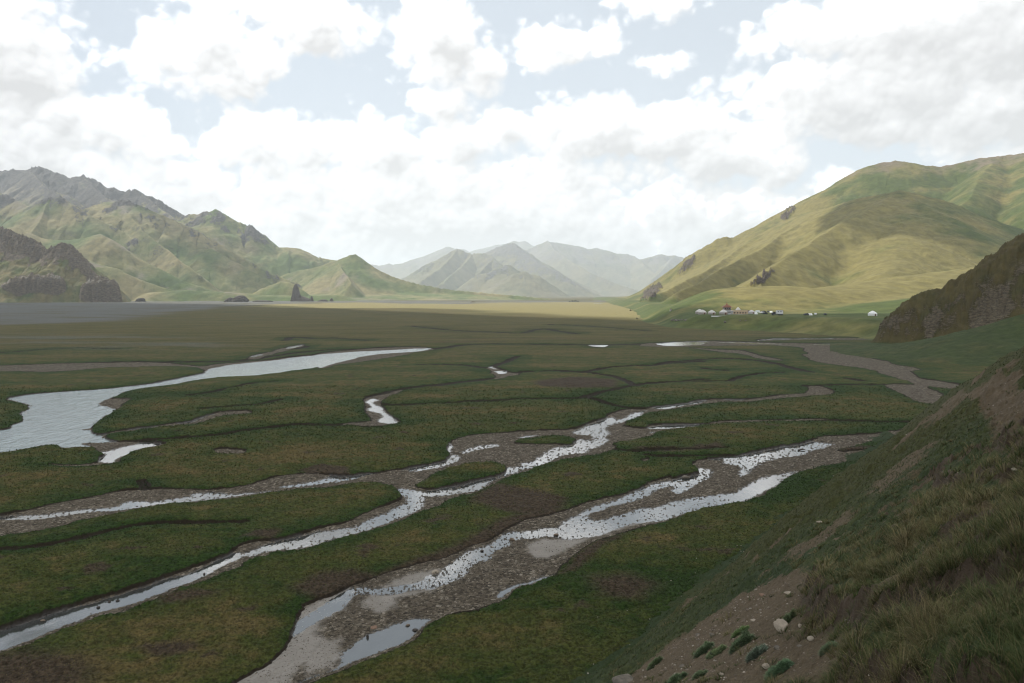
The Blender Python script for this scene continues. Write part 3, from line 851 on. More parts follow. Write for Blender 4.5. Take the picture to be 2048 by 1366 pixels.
PL = build_plain()
wm = water_mat('stream_water', (0.055, 0.058, 0.055), 0.06, 0.04, 1.0, 1.75)
q = np.array([(-5200, 15, WL), (4000, 15, WL), (4000, 5600, WL), (-5200, 5600, WL)])
raw_mesh('stream_water', q, np.array([[0, 1, 2, 3]]), wm, None, 'structure', False)
rv = on_plane(px('A', [(-700, 330), (0, 360), (500, 325), (1150, 240), (1200, 210), (1900, 120), (2500, 95), (2700, 100), (2700, 130), (2200, 210), (1500, 300), (1000, 350), (760, 400), (700, 480), (560, 600), (640, 650), (560, 720), (330, 720), (-700, 860)]), WL)
rm = water_mat('river_water', (0.27, 0.33, 0.34), 1.0, 0.08, 0.9, 1.7, 2.2)
me = bpy.data.meshes.new('river')
me.from_pydata([(x, y, WL + 0.02) for x, y in rv], [], [list(range(len(rv)))])
me.materials.append(rm)
ro = link(bpy.data.objects.new('river', me))
ro['kind'] = 'structure'
# ------------------------------------------------------------------ hills: every crest traced, given its own distance, and let down to the valley floor
def crest(pts, W, a=1.0, b=1.4, gully=0.10, gl=90.0, rock=0.0, drop=5.0):
    """pts: (px, py, distance); W: half width as a multiple of the height (or metres when > 20)"""
    p = np.asarray(pts, float)
    return dict(P=at(p[:, 0], p[:, 1], p[:, 2]), W=W, a=a, b=b, gully=gully, gl=gl, rock=rock, drop=drop)


def crest_field(X, Y, crests, base, warp=20.0, wl=220.0, soft=6.0, gseed=0):
    n = len(X)
    wx = X + warp * fbm(X / wl, Y / wl, 4, 101 + gseed)
    wy = Y + warp * fbm(X / wl, Y / wl, 4, 107 + gseed)
    H = base.copy()
    rock = np.zeros(n)
    near = np.zeros(n)
    which = np.full(n, -1)
    for ci, c in enumerate(crests):
        P = c['P']
        best = np.full(n, -1e9)
        bs_ = np.zeros(n)
        bq = np.ones(n)
        side = np.zeros(n)
        s0 = 0.0
        for A, B in zip(P[:-1], P[1:]):
            ex, ey = B[0] - A[0], B[1] - A[1]
            L = math.hypot(ex, ey) + 1e-9
            zm = max(A[2], B[2])
            Wm = c['W'] if c['W'] > 20 else c['W'] * max(zm, 5.0)
            x0, x1 = min(A[0], B[0]) - Wm, max(A[0], B[0]) + Wm
            y0, y1 = min(A[1], B[1]) - Wm, max(A[1], B[1]) + Wm
            m = np.nonzero((wx > x0) & (wx < x1) & (wy > y0) & (wy < y1))[0]
            if len(m):
                x, y = wx[m], wy[m]
                t = np.clip(((x - A[0]) * ex + (y - A[1]) * ey) / (L * L), 0, 1)
                d = np.hypot(x - A[0] - t * ex, y - A[1] - t * ey)
                zr = A[2] + t * (B[2] - A[2])
                W = c['W'] if c['W'] > 20 else c['W'] * np.maximum(zr, 5.0)
                q = np.clip(d / W, 0, 1)
                h = zr * (1 - q ** c['a']) ** c['b'] - c['drop'] * q * q
                up = h > best[m]
                k = m[up]
                best[k] = h[up]
                bs_[k] = s0 + t[up] * L
                bq[k] = q[up]
                side[k] = np.sign(ex * (y[up] - A[1]) - ey * (x[up] - A[0]))
            s0 += L
        m = np.nonzero(best > -1e8)[0]
        if len(m) == 0:
            continue
        h = best[m]
        qq = bq[m]
        ss = bs_[m] + 977.0 * side[m]
        gl = c['gl']
        gn = ridged(ss / gl + 0.35 * fbm(X[m] / gl, Y[m] / gl, 2, 111), qq * 1.3 + ci * 5.1, 3, 113 + ci, 0.45)
        amp = c['gully'] * h * np.clip(qq * 3.2, 0, 1) * np.clip((1 - qq) * 2.2, 0, 1)
        h = h - amp * (0.55 - 0.75 * gn)
        rk = c['rock'] * np.clip(1 - qq * 2.0, 0, 1)
        # smooth union with what is there already
        d = h - H[m]
        se = soft * np.clip(np.maximum(h, H[m]) / (4.0 * soft), 0.02, 1)       # no blending bulge down on the flat
        k = np.clip(0.5 + 0.5 * d / se, 0, 1)
        H[m] = H[m] + (h - H[m]) * k + se * k * (1 - k) * 0.5
        rock[m] = np.where(d > 0, rk, rock[m])
        near[m] = np.where(d > 0, 1 - qq, near[m])
        which[m] = np.where(d > 0, ci, which[m])
    crest_field.which = which
    return H, rock, near


def hill_mat(name, green, straw, rockc, screec, fine=0.05):
    m, t, bs = new_mat(name)
    P = t.pos()
    geo = t.node('ShaderNodeNewGeometry')
    nz = t.sep(geo.outputs['Normal'])[2]
    a = t.attr('cover')
    ac = t.node('ShaderNodeSeparateColor')
    t.l.new(a.outputs['Color'], ac.inputs[0])
    rock, dry, scree = ac.outputs[0], ac.outputs[1], ac.outputs[2]
    n1 = t.noise(P, fine * 0.25, 6, 0.62)
    n2 = t.noise(P, fine, 6, 0.66)
    st = t.vmath('MULTIPLY', P, (1.0, 1.0, 2.6))
    n3 = t.noise(st, fine * 2.2, 5, 0.7, 0.5)
    d = t.math('ADD', dry, t.math('MULTIPLY', t.math('SUBTRACT', n1, 0.5), 1.1))
    g = t.mix(t.step(d, 0.1, 0.9), green, straw)
    g = t.rgb(g, t.step(n2, 0.25, 0.75, 0.72, 1.28))
    sc = t.math('ADD', scree, t.math('MULTIPLY', t.math('SUBTRACT', n2, 0.5), 0.9))
    g = t.mix(t.step(sc, 0.35, 0.75, 0.0, 0.9), g, t.rgb((*screec, 1), t.step(n3, 0.3, 0.7, 0.7, 1.3)))
    r = t.math('ADD', rock, t.math('MULTIPLY', t.math('SUBTRACT', n3, 0.5), 1.3))
    rm_ = t.step(r, 0.48, 0.62)
    rc = t.rgb((*rockc, 1), t.step(n3, 0.3, 0.72, 0.5, 1.7))
    t.put(bs.inputs['Base Color'], t.mix(rm_, g, rc))
    bs.inputs['Roughness'].default_value = 0.95
    h = t.math('ADD', n2, t.math('MULTIPLY', t.math('MULTIPLY', n3, rm_), 2.0))
    t.put(bs.inputs['Normal'], t.bump(h, 0.8, 0.16 / fine))
    return m


def slope_of(X, Y, Z):
    dx = np.gradient(X, axis=1)
    dzu = np.gradient(Z, axis=1)
    zx = dzu / np.where(np.abs(dx) < 1e-6, 1e-6, dx)
    dy = np.gradient(Y, axis=0)
    dxy = np.gradient(X, axis=0)
    zy = (np.gradient(Z, axis=0) - zx * dxy) / np.where(np.abs(dy) < 1e-6, 1e-6, dy)
    return np.hypot(zx, zy)


def polar(u0, u1, nu, d0, d1, nd, pw=None):
    U = np.linspace(u0, u1, nu)
    D = np.geomspace(d0, d1, nd)
    Ug, Dg = np.meshgrid(U, D)
    return Ug * Dg, Dg


def foot_dist(X, Y, line):
    """signed distance beyond a foot line (positive on the left of its direction of travel)"""
    d2 = np.full(len(X), 1e18)
    sg = np.zeros(len(X))
    for (ax, ay), (bx, by) in zip(line[:-1], line[1:]):
        ex, ey = bx - ax, by - ay
        L = ex * ex + ey * ey
        t = np.clip(((X - ax) * ex + (Y - ay) * ey) / L, 0, 1)
        dx, dy = X - ax - t * ex, Y - ay - t * ey
        dd = dx * dx + dy * dy
        up = dd < d2
        d2 = np.where(up, dd, d2)
        sg = np.where(up, np.sign(ex * (Y - ay) - ey * (X - ax)), sg)
    return np.sqrt(d2) * sg


def z4(px_, d):                   # shorthand: list of (px, py) at one distance or a pair of distances
    n = len(px_)
    ds = np.linspace(d[0], d[1], n) if isinstance(d, tuple) else np.full(n, d)
    return [(x, y, k) for (x, y), k in zip(px_, ds)]


# ---- the hazy ranges closing the valley
def build_mountains():
    X, Y = polar(-0.30, 0.36, 900, 7000, 22500, 330)
    sh = X.shape
    x, y = X.ravel(), Y.ravel()
    base = np.full(len(x), -8.0)
    C = [crest(z4([(640, 560), (700, 540), (744, 528), (760, 531), (777, 527), (785, 529), (804, 526), (824, 519), (849, 513), (877, 500), (894, 493), (902, 494), (912, 499), (925, 520), (940, 545)], 11800), 2.0, 1, 1.2, .16, 420, .5),
         crest(z4([(900, 512), (929, 497), (941, 503), (965, 496), (990, 489), (1013, 486), (1027, 481), (1037, 483), (1049, 481), (1060, 488), (1070, 492), (1120, 512)], 13500), 2.0, 1, 1.2, .16, 420, .5),
         crest(z4([(1020, 520), (1052, 500), (1072, 491), (1095, 481), (1111, 484), (1137, 489), (1162, 494), (1176, 498), (1193, 496), (1215, 502), (1234, 508), (1254, 507), (1268, 512), (1281, 518), (1299, 514), (1316, 508), (1332, 511), (1350, 510), (1371, 516), (1420, 526), (1500, 540)], 10200), 2.0, 1, 1.25, .18, 380, .5),
         crest([(1095, 481, 10200), (1110, 500, 9400), (1140, 520, 8900), (1180, 545, 8300), (1230, 566, 7900), (1290, 588, 7500)], 1.5, 1, 1.25, .14, 200, .3),
         crest([(1268, 512, 10200), (1300, 540, 9500), (1340, 565, 8900)], 1.6, 1, 1.2, .14, 220, .3),
         crest([(1350, 510, 10200), (1320, 545, 9000), (1290, 575, 8300)], 1.4, 1, 1.2, .14, 220, .3),
         crest([(940, 520, 8300), (974, 507, 8100), (992, 495, 7900), (1009, 489, 7800), (1029, 487, 7700), (1043, 499, 7500), (1060, 512, 7300), (1076, 525, 7000), (1092, 534, 6800), (1111, 542, 6600), (1140, 560, 6400), (1180, 582, 6300), (1240, 603, 6200)], 1.75, 1, 1.15, .20, 150, .9),
         crest([(790, 567, 6900), (802, 560, 6900), (838, 538, 6900), (877, 519, 6900), (896, 509, 6900), (910, 500, 6900), (918, 498, 6900), (927, 501, 6850), (945, 508, 6800), (967, 507, 6700), (980, 513, 6600), (988, 517, 6500), (1002, 530, 6300), (1017, 546, 6200)], 1.55, 1, 1.15, .16, 160, .55),
         crest([(945, 508, 6800), (920, 535, 6300), (890, 562, 5900), (870, 575, 5700)], 1.3, 1, 1.2, .12, 120, .1),
         crest([(918, 498, 6900), (880, 535, 6400), (845, 562, 6100)], 1.2, 1, 1.2, .12, 120, .1),
         crest([(988, 517, 6500), (955, 548, 6100), (930, 570, 5800)], 1.2, 1, 1.2, .12, 120, .4),
         crest([(930, 572, 5700), (955, 552, 5600), (974, 545, 5600), (1002, 536, 5600), (1012, 531, 5600), (1019, 530, 5600), (1033, 544, 5550), (1044, 556, 5500)], 1.6, 1, 1.1, .16, 110, .7),
         crest([(960, 582, 5300), (985, 570, 5300), (1004, 560, 5300), (1029, 546, 5300), (1049, 543, 5300), (1060, 549, 5300), (1074, 551, 5300), (1092, 565, 5300), (1111, 581, 5300), (1131, 598, 5300)], 1.7, 1, 1.15, .16, 90, .4)]
    for c in C:                   # the traced distances are relative; the ranges stand nearly twice as far
        e = c['P'] - np.array([0, 0, EYE])
        c['P'] = e * 1.55 + np.array([0, 0, EYE])
        c['gl'] *= 1.55
    H, rock, near = crest_field(x, y, C, base, 60, 800, 16, 0)
    H += 62 * np.clip(H / 450, 0, 1) * (ridged(x / 480, y / 480, 5, 141) - 0.35) * np.clip(1.15 - near, 0.1, 1)
    H += 14 * np.clip(H / 100, 0, 1) * ridged(x / 120, y / 120, 3, 143)
    Z = H.reshape(sh)
    sl = slope_of(X, Y, Z)
    rk = np.clip(rock.reshape(sh) * 0.55 + sstep(0.55, 1.0, sl) * 0.25 + 0.18 * ridged(X / 180, Y / 180, 3, 147), 0, 1)
    dry = np.clip(0.65 + 0.5 * fbm(X / 500, Y / 500, 3, 149), 0, 1)
    scree = np.clip(0.25 + 0.5 * fbm(X / 300, Y / 300, 3, 151) + 0.3 * (Z > 600), 0, 1)
    A = np.stack([rk, dry, scree, np.ones_like(rk)], -1)
    return grid_mesh('mountains', X, Y, Z, hill_mat('mountain_slope', (0.052, 0.066, 0.024), (0.13, 0.115, 0.055), (0.085, 0.08, 0.078), (0.14, 0.125, 0.105), 0.012), {'cover': A})


# ---- the left-hand range
def build_left_hills():
    X, Y = polar(-0.98, 0.085, 1150, 3120, 7600, 430)
    sh = X.shape
    x, y = X.ravel(), Y.ravel()
    ft = on_plane(px('P', [(-700, 602.5), (0, 602), (240, 601.5), (400, 601), (640, 601), (900, 600.5), (1060, 600)]), 0)
    ft = np.concatenate([ft, [[190, 5600], [260, 9000]]])
    q = foot_dist(x, y, ft)
    base = np.where(q > 0, 0.070 * q * (1 - np.exp(-q / 120)), -3.0 + 0.02 * np.maximum(q, -200))
    base = np.minimum(base, 110) + np.clip(q / 200, 0, 1) * (5 * fbm(x / 130, y / 130, 4, 161) + 6 * fbm(x / 420, y / 300, 2, 163))
    base += 5.0 * sstep(90, 150, q + 40 * fbm(x / 140, y / 140, 3, 165))
    C = [crest(z4([(-420, 330), (-200, 318), (-60, 335), (20, 344), (60, 341), (85, 337), (98, 341), (105, 346), (125, 349), (132, 362), (150, 359), (165, 355), (180, 361), (195, 366), (215, 377), (228, 378), (250, 386), (280, 386), (300, 396), (320, 404), (345, 420), (365, 430), (385, 438), (410, 452)], (6100, 5600)), 1.7, 1, 1.15, .20, 230, .95),
         crest(z4([(372, 436), (384, 430), (400, 429), (415, 426), (432, 419), (444, 427), (455, 436), (466, 440), (475, 446), (481, 447), (490, 452), (500, 454), (512, 466), (525, 474), (535, 486), (545, 494), (570, 512), (600, 530)], (5150, 5000)), 1.55, 1, 1.1, .20, 150, .9),
         crest([(60, 341, 5900), (90, 375, 5400), (140, 395, 5100), (190, 425, 4800)], 1.3, 1, 1.2, .16, 150, .5),
         crest([(165, 355, 5850), (210, 395, 5400), (250, 410, 5100)], 1.3, 1, 1.2, .16, 150, .6),
         crest([(280, 386, 5750), (330, 425, 5300), (380, 455, 4950), (420, 480, 4700)], 1.4, 1, 1.2, .16, 150, .6),
         crest([(-400, 350, 4800), (-200, 345, 4800), (-60, 368, 4750), (0, 387, 4700), (30, 402, 4650), (55, 411, 4600), (80, 412, 4550), (92, 404, 4520), (100, 396, 4500), (112, 398, 4500), (122, 393, 4500), (135, 402, 4480), (145, 410, 4450), (165, 424, 4400), (200, 440, 4350), (240, 462, 4300), (290, 490, 4200), (340, 520, 4100)], 1.6, 1, 1.2, .17, 130, .6),
         crest([(150, 428, 4700), (168, 422, 4680), (200, 408, 4650), (235, 402, 4620), (255, 404, 4600), (280, 414, 4560), (310, 424, 4520), (345, 441, 4480), (375, 455, 4450), (400, 470, 4420), (440, 490, 4400), (490, 520, 4350), (540, 548, 4300), (590, 567, 4250)], 1.5, 1.25, 1.3, .17, 120, .75),
         crest([(235, 402, 4620), (270, 445, 4350), (310, 480, 4200), (360, 520, 4000), (400, 548, 3900)], 1.3, 1, 1.2, .14, 110, .4),
         crest([(100, 396, 4500), (80, 440, 4250), (60, 470, 4100), (40, 500, 3900)], 1.4, 1, 1.2, .14, 110, .15),
         crest([(-300, 420, 4100), (-100, 430, 4080), (-40, 440, 4050), (10, 458, 4020), (34, 455, 4000), (60, 466, 3990), (90, 478, 3980), (140, 481, 3960), (170, 476, 3940), (195, 468, 3920), (215, 478, 3900), (250, 500, 3880), (300, 528, 3840), (360, 560, 3780), (420, 580, 3720), (500, 596, 3650)], 1.5, 1.3, 1.4, .13, 100, 0.0),
         crest([(195, 468, 3920), (180, 510, 3760), (190, 540, 3660), (215, 565, 3580)], 1.2, 1.2, 1.4, .12, 80, 0),
         crest([(34, 455, 4000), (70, 505, 3820), (110, 545, 3700)], 1.2, 1.2, 1.4, .12, 80, 0),
         crest([(120, 515, 3640), (170, 521, 3620), (230, 536, 3600), (280, 560, 3580), (330, 576, 3560), (380, 590, 3540)], 1.5, 1.6, 1.6, .12, 80, 0),
         crest([(340, 500, 4300), (380, 499, 4280), (419, 497, 4250), (439, 508, 4220), (458, 519, 4200), (474, 525, 4170), (489, 535, 4140), (515, 550, 4080), (545, 568, 4000)], 1.5, 1.2, 1.3, .13, 90, .25),
         crest(z4([(440, 505), (468, 495), (505, 497), (548, 495), (575, 495), (597, 497), (614, 506), (634, 515), (663, 520), (700, 527), (740, 548)], 5000), 1.6, 1.6, 1.5, .20, 110, .05),
         crest([(560, 552, 4550), (575, 546, 4500), (600, 541, 4480), (614, 538, 4460), (630, 535, 4450), (644, 531, 4440), (658, 526, 4430), (673, 521, 4420), (692, 513, 4410), (702, 509, 4400), (710, 508, 4400), (716, 513, 4390), (728, 522, 4380), (741, 531, 4370), (760, 542, 4360), (780, 552, 4350), (810, 562, 4330), (840, 569, 4300), (900, 579, 4250), (1000, 588, 4200), (1100, 597, 4150)], 1.75, 1.0, 1.25, .10, 90, .35),
         crest([(673, 521, 4420), (690, 545, 4150), (700, 565, 3950)], 1.2, 1, 1.3, .1, 80, 0),
         crest([(520, 580, 3640), (540, 570, 3630), (561, 563, 3620), (575, 565, 3610), (587, 571, 3600), (600, 579, 3590)], 1.8, 1.5, 1.5, .10, 40, .45),
         crest([(300, 585, 3500), (380, 580, 3500), (450, 584, 3500), (520, 590, 3500), (600, 592, 3500), (680, 590, 3500)], 90, 1.5, 1.5, .10, 50, 0)]
    H, rock, near = crest_field(x, y, C, base, 22, 240, 8, 40)
    fade = np.clip((q - 60) / 300, 0, 1)
    H += fade * (20 * np.clip(H / 350, 0, 1) * (ridged(x / 170, y / 170, 4, 171) - 0.35) * np.clip(1.2 - near, 0.12, 1))
    crag = np.clip(rock - 0.25, 0, 1) * np.clip(1.6 * fbm(x / 120, y / 120, 3, 173) + 0.30, 0, 1)
    H += 55 * crag * np.maximum(ridged(x / 48, y / 48, 4, 175), 0) + 16 * np.clip(rock - 0.35, 0, 1) * ridged(x / 70, y / 70, 4, 176)
    H += fade * 2.2 * fbm(x / 30, y / 30, 3, 177)
    Z = H.reshape(sh)
    sl = slope_of(X, Y, Z)
    rk = np.clip(crag.reshape(sh) * 1.5 + rock.reshape(sh) * 0.75 * np.clip((Z - 420) / 250, 0, 1) + sstep(0.75, 1.25, sl) * 0.35 + 0.12 * ridged(X / 90, Y / 90, 3, 179), 0, 1)
    dry = np.clip(0.45 + 0.9 * fbm(X / 330, Y / 330, 4, 181) + 0.25 * np.clip(near.reshape(sh) - 0.6, 0, 1), 0, 1)
    scree = np.clip(0.12 + 0.9 * fbm(X / 190, Y / 190, 3, 183) + np.clip((Z - 420) / 500, 0, 0.6), 0, 1)
    band = sstep(40, 60, q) * sstep(150, 100, q)
    scree = np.maximum(scree, (band * sstep(0.0, 0.3, fbm(x / 300, y / 60, 3, 187))).reshape(sh) * 0.8)
    A = np.stack([rk, dry, scree, np.ones_like(rk)], -1)
    return grid_mesh('left_hills', X, Y, Z, hill_mat('left_hill_turf', (0.070, 0.105, 0.024), (0.20, 0.172, 0.078), (0.074, 0.068, 0.062), (0.175, 0.15, 0.115), 0.03), {'cover': A})


# ---- the right-hand hill with its terrace
FOOT_R = None


def terrace(x, y):
    """gently rolling ground at the foot of the right-hand hill; 0 on the valley floor"""
    global FOOT_R
    if FOOT_R is None:
        FOOT_R = np.concatenate([[[900, 380]], on_plane(px('P', [(1810, 684), (1720, 674), (1620, 668), (1500, 661), (1400, 658), (1335, 655), (1285, 642), (1278, 630), (1262, 618), (1220, 607.5)]), 0), [[420, 3600], [500, 6000]]])
    q = -foot_dist(x, y, FOOT_R)
    q = q + 5 * fbm(x / 40, y / 40, 2, 201) * np.clip(1 - (y - 500) / 900, 0.2, 1)
    z = 11.0 * sstep(-2, 36, q) + 0.012 * np.clip(q, 0, 160) + 0.10 * np.clip(q - 160, 0, 700)
    z += np.clip(q / 60, 0, 1) * (0.35 * fbm(x / 45, y / 45, 3, 203) + 0.7 * fbm(x / 140, y / 140, 2, 205) * np.clip(q / 150, 0.2, 1.5))
    z = np.where(q < -2, -0.35 - 0.02 * np.clip(-q, 0, 60), z)
    return z, q


def build_right_hills():
    X, Y = polar(0.07, 0.98, 1150, 470, 4600, 560)
    sh = X.shape
    x, y = X.ravel(), Y.ravel()
    base, q = terrace(x, y)
    C = [crest(z4([(1540, 452), (1552, 448), (1562, 437), (1575, 421), (1585, 414), (1605, 405), (1625, 398), (1660, 378), (1700, 353), (1735, 335), (1765, 325), (1790, 322), (1815, 326), (1850, 333), (1880, 334), (1900, 331), (1940, 322), (1965, 316), (1990, 315), (2020, 309), (2048, 307), (2150, 301), (2300, 310), (2600, 330)], (2750, 2500)), 1.9, 1.15, 1.25, .05, 150, .28),
         crest([(1215, 607, 3050), (1230, 604, 3000), (1260, 594, 2950), (1285, 580, 2900), (1300, 568, 2860), (1330, 548, 2800), (1350, 535, 2760), (1375, 518, 2720), (1390, 508, 2700), (1410, 495, 2680), (1425, 485, 2660), (1440, 476, 2650), (1455, 473, 2640), (1470, 475, 2630), (1490, 474, 2620), (1520, 465, 2600), (1550, 449, 2600), (1580, 440, 2600)], 1.5, 1.1, 1.2, .09, 80, .6),
         crest([(1562, 446, 2450), (1600, 432, 2300), (1640, 420, 2150), (1680, 408, 2050), (1720, 398, 1950), (1750, 391, 1900), (1775, 386, 1860), (1795, 385, 1830), (1812, 390, 1800), (1830, 401, 1750), (1870, 425, 1650), (1920, 460, 1550), (1970, 490, 1480), (2040, 525, 1400)], 1.9, 1.15, 1.25, .045, 110, .22),
         crest([(1795, 385, 1830), (1760, 405, 1720), (1715, 432, 1620), (1670, 458, 1540), (1620, 488, 1450), (1575, 512, 1370), (1535, 538, 1290), (1500, 562, 1200)], 1.7, 1.15, 1.25, .05, 80, .05),
         crest([(1640, 420, 2150), (1590, 455, 1980), (1540, 485, 1850), (1490, 512, 1750), (1440, 540, 1650), (1400, 565, 1560), (1350, 588, 1480)], 1.6, 1.15, 1.25, .05, 80, .1),
         crest([(1562, 446, 2450), (1510, 478, 2300), (1460, 512, 2150), (1400, 548, 2000), (1340, 578, 1880), (1290, 600, 1780)], 1.6, 1.15, 1.25, .06, 80, .2),
         crest([(1795, 385, 1830), (1800, 430, 1640), (1795, 475, 1480), (1780, 520, 1330), (1760, 550, 1200)], 2.3, 1.5, 1.4, .04, 80, .0),
         crest([(1990, 315, 2550), (1960, 360, 2250), (1930, 410, 2000), (1950, 450, 1850)], 1.4, 1.3, 1.3, .05, 120, 0),
         crest([(2048, 307, 2520), (2060, 370, 2150), (2070, 430, 1850), (2090, 490, 1600)], 1.5, 1.3, 1.3, .05, 120, 0),
         crest([(1380, 602, 900), (1430, 585, 920), (1465, 577, 940), (1500, 573, 950), (1545, 572, 960), (1590, 575, 970), (1640, 577, 980), (1700, 571, 1020), (1760, 563, 1060), (1830, 552, 1100), (1900, 543, 1150), (2000, 530, 1200)], 210, 1.9, 1.6, .05, 60, 0)]
    H, rock, near = crest_field(x, y, C, base, 18, 170, 20, 80)
    H = base + (H - base) * sstep(0, 90, q)
    fade = np.clip((q - 150) / 350, 0, 1)
    H += fade * 9 * np.clip(H / 120, 0, 1) * (ridged((x * 0.8 + y * 0.6) / 75, (y * 0.8 - x * 0.6) / 300, 3, 212) - 0.3) * np.clip(1.2 - near, 0.15, 1)
    H += fade * 13 * np.clip(H / 150, 0, 1) * fbm(x / 120, y / 120, 4, 211) * np.clip(1.2 - near, 0.15, 1)
    H += fade * 1.5 * ridged(x / 26, y / 26, 3, 213) + np.clip(q / 60, 0, 1) * 0.35 * fbm(x / 9, y / 9, 3, 215)
    crag = np.clip(rock - 0.12, 0, 1) * np.clip(fbm(x / 60, y / 60, 3, 217) + 0.05, 0, 1)
    H += 22 * crag * np.maximum(ridged(x / 24, y / 24, 3, 219), 0)
    spot = np.zeros(len(x))
    vx_, vy_ = x / y, (H - EYE) / y
    for pts in [[(1284, 600), (1290, 585), (1303, 577), (1320, 566), (1322, 576), (1308, 596)], [(1358, 546), (1370, 525), (1388, 513), (1393, 522), (1378, 540)], [(1503, 573), (1520, 559), (1546, 541), (1543, 555), (1522, 570)],
                [(1560, 440), (1578, 421), (1592, 414), (1588, 426), (1570, 440)]]:
        pu, pw = uw([a_ for a_, b_ in pts], [b_ for a_, b_ in pts])
        f = np.full(len(x), -1e3)
        sdf_poly(f, vx_ * 1593 + 10 * fbm(x / 26, y / 26, 4, 225), vy_ * 1593 + 10 * fbm(x / 26, y / 26, 4, 227), np.stack([pu, pw], -1) * 1593, 8)
        spot = np.maximum(spot, sstep(-3, 2, f))
    H += spot * 11 * np.maximum(ridged(x / 17, y / 17, 3, 229) + 0.15, 0)
    Z = H.reshape(sh)
    sl = slope_of(X, Y, Z)
    rk = np.clip(crag.reshape(sh) * 2.0 + sstep(0.85, 1.3, sl) * 0.4 + spot.reshape(sh) * 0.62, 0, 1)
    qs = q.reshape(sh)
    dry = 0.06 + 1.0 * fbm(X / 150, Y / 110, 4, 221) + 0.35 * ridged(X / 60, Y / 60, 3, 222) * 0.5 + 0.35 * np.clip(near.reshape(sh) - 0.5, 0, 1) + 0.3 * np.clip((Z - 250) / 300, 0, 1)
    gold = sstep(45, 130, qs + 40 * fbm(X / 60, Y / 60, 2, 224)) * (1 - sstep(500, 760, qs)) * sstep(715, 850, Y + 0.35 * np.maximum(330 - X, -400))
    dry += 0.75 * gold - 0.02 * (1 - sstep(40, 170, qs)) * (1 - sstep(900, 1300, Y))
    dry = np.clip(dry, 0, 1)
    scree = np.clip(0.05 + 0.6 * fbm(X / 90, Y / 90, 3, 223) + 0.55 * sstep(340, 470, Z) * sstep(0.5, 0.2, np.abs(X / Y - 0.42)), 0, 1)
    A = np.stack([rk, dry, scree, np.ones_like(rk)], -1)
    grid_mesh('right_hills', X, Y, Z, hill_mat('right_hill_turf', (0.060, 0.080, 0.020), (0.158, 0.137, 0.048), (0.078, 0.062, 0.052), (0.15, 0.120, 0.085), 0.06), {'cover': A})
    return dict(U=X[0] / Y[0], D=Y[:, 0], Z=Z)


# ---- the dark crag hill in the middle distance on the right
def build_crag_hill():
    X, Y = polar(0.40, 1.05, 800, 225, 760, 430)
    sh = X.shape
    x, y = X.ravel(), Y.ravel()
    base = np.full(len(x), -3.0)
    C = [crest([(1812, 650, 470), (1816, 636, 467), (1820, 616, 464), (1824, 602, 461), (1832, 594, 459), (1845, 588, 457), (1880, 578, 454), (1910, 561, 451), (1940, 546, 448), (1980, 521, 444), (2012, 498, 441), (2048, 472, 438), (2120, 425, 432), (2250, 370, 425), (2450, 340, 420)], 0.85, 1.3, 1.0, .16, 9, 1.0, 1.5),
         crest([(1770, 691, 466), (1800, 686, 448), (1867, 688, 420), (1909, 684, 408), (1950, 668, 398), (1992, 652, 390), (2048, 628, 382), (2200, 580, 372), (2400, 560, 365)], 95, 1.0, 1.7, .05, 14, 0.0, 4.0)]
    H, rock, near = crest_field(x, y, C, base, 3.0, 22, 2.0, 120)
    main = (crest_field.which == 0).reshape(sh)
    face = np.clip(rock * 1.6, 0, 1)
    led = ridged(x / 9 + 0.3 * H / 6, y / 9, 4, 231)
    face = np.maximum(face, 0.9 * main.ravel() * sstep(0.1, 0.3, near) * sstep(1.0, 0.75, near))
    H += face * (5.2 * led + 2.4 * ridged(x / 3.1, y / 3.1, 3, 233)) * sstep(2, 8, H) * np.clip(1.35 - near, 0.1, 1)
    H += 0.28 * fbm(x / 3.2, y / 3.2, 3, 235) + 0.10 * fbm(x / 0.9, y / 0.9, 2, 237)
    Z = H.reshape(sh)
    sl = slope_of(X, Y, Z)
    n1 = fbm(X / 14, Y / 14, 3, 239)
    nr = near.reshape(sh)
    on = main * sstep(0.04, 0.14, nr)
    n2_ = fbm(X / 6, Y / 6, 3, 238)
    rk = on * np.clip(sstep(0.10, 0.24, nr + 0.12 * n1) * sstep(0.66, 0.40, nr + 0.35 * n1) * (0.34 + 1.0 * n1 + 0.6 * n2_) + 0.30 * sstep(0.9, 1.4, sl), 0, 1)
    dry = np.clip(0.22 + 0.4 * fbm(X / 20, Y / 20, 3, 241) + 0.55 * on, 0, 1)
    scree = np.clip(0.05 + 0.28 * on + 0.5 * fbm(X / 8, Y / 8, 3, 243), 0, 1)
    A = np.stack([rk, dry, scree, np.ones_like(rk)], -1)
    return grid_mesh('crag_hill', X, Y, Z, hill_mat('crag_hill_turf', (0.034, 0.048, 0.013), (0.075, 0.060, 0.022), (0.104, 0.084, 0.056), (0.070, 0.053, 0.030), 0.22), {'cover': A})


build_mountains()
build_left_hills()
RH = build_right_hills()
build_crag_hill()


def rh_z(x, y):
    U, D, A = RH['U'], RH['D'], RH['Z']
    u, d = np.asarray(x, float) / np.asarray(y, float), np.asarray(y, float)
    i = np.clip(np.searchsorted(U, u) - 1, 0, len(U) - 2)
    j = np.clip(np.searchsorted(D, d) - 1, 0, len(D) - 2)
    a = np.clip((u - U[i]) / (U[i + 1] - U[i]), 0, 1)
    b = np.clip((d - D[j]) / (D[j + 1] - D[j]), 0, 1)
    return (A[j, i] * (1 - a) + A[j, i + 1] * a) * (1 - b) + (A[j + 1, i] * (1 - a) + A[j + 1, i + 1] * a) * b
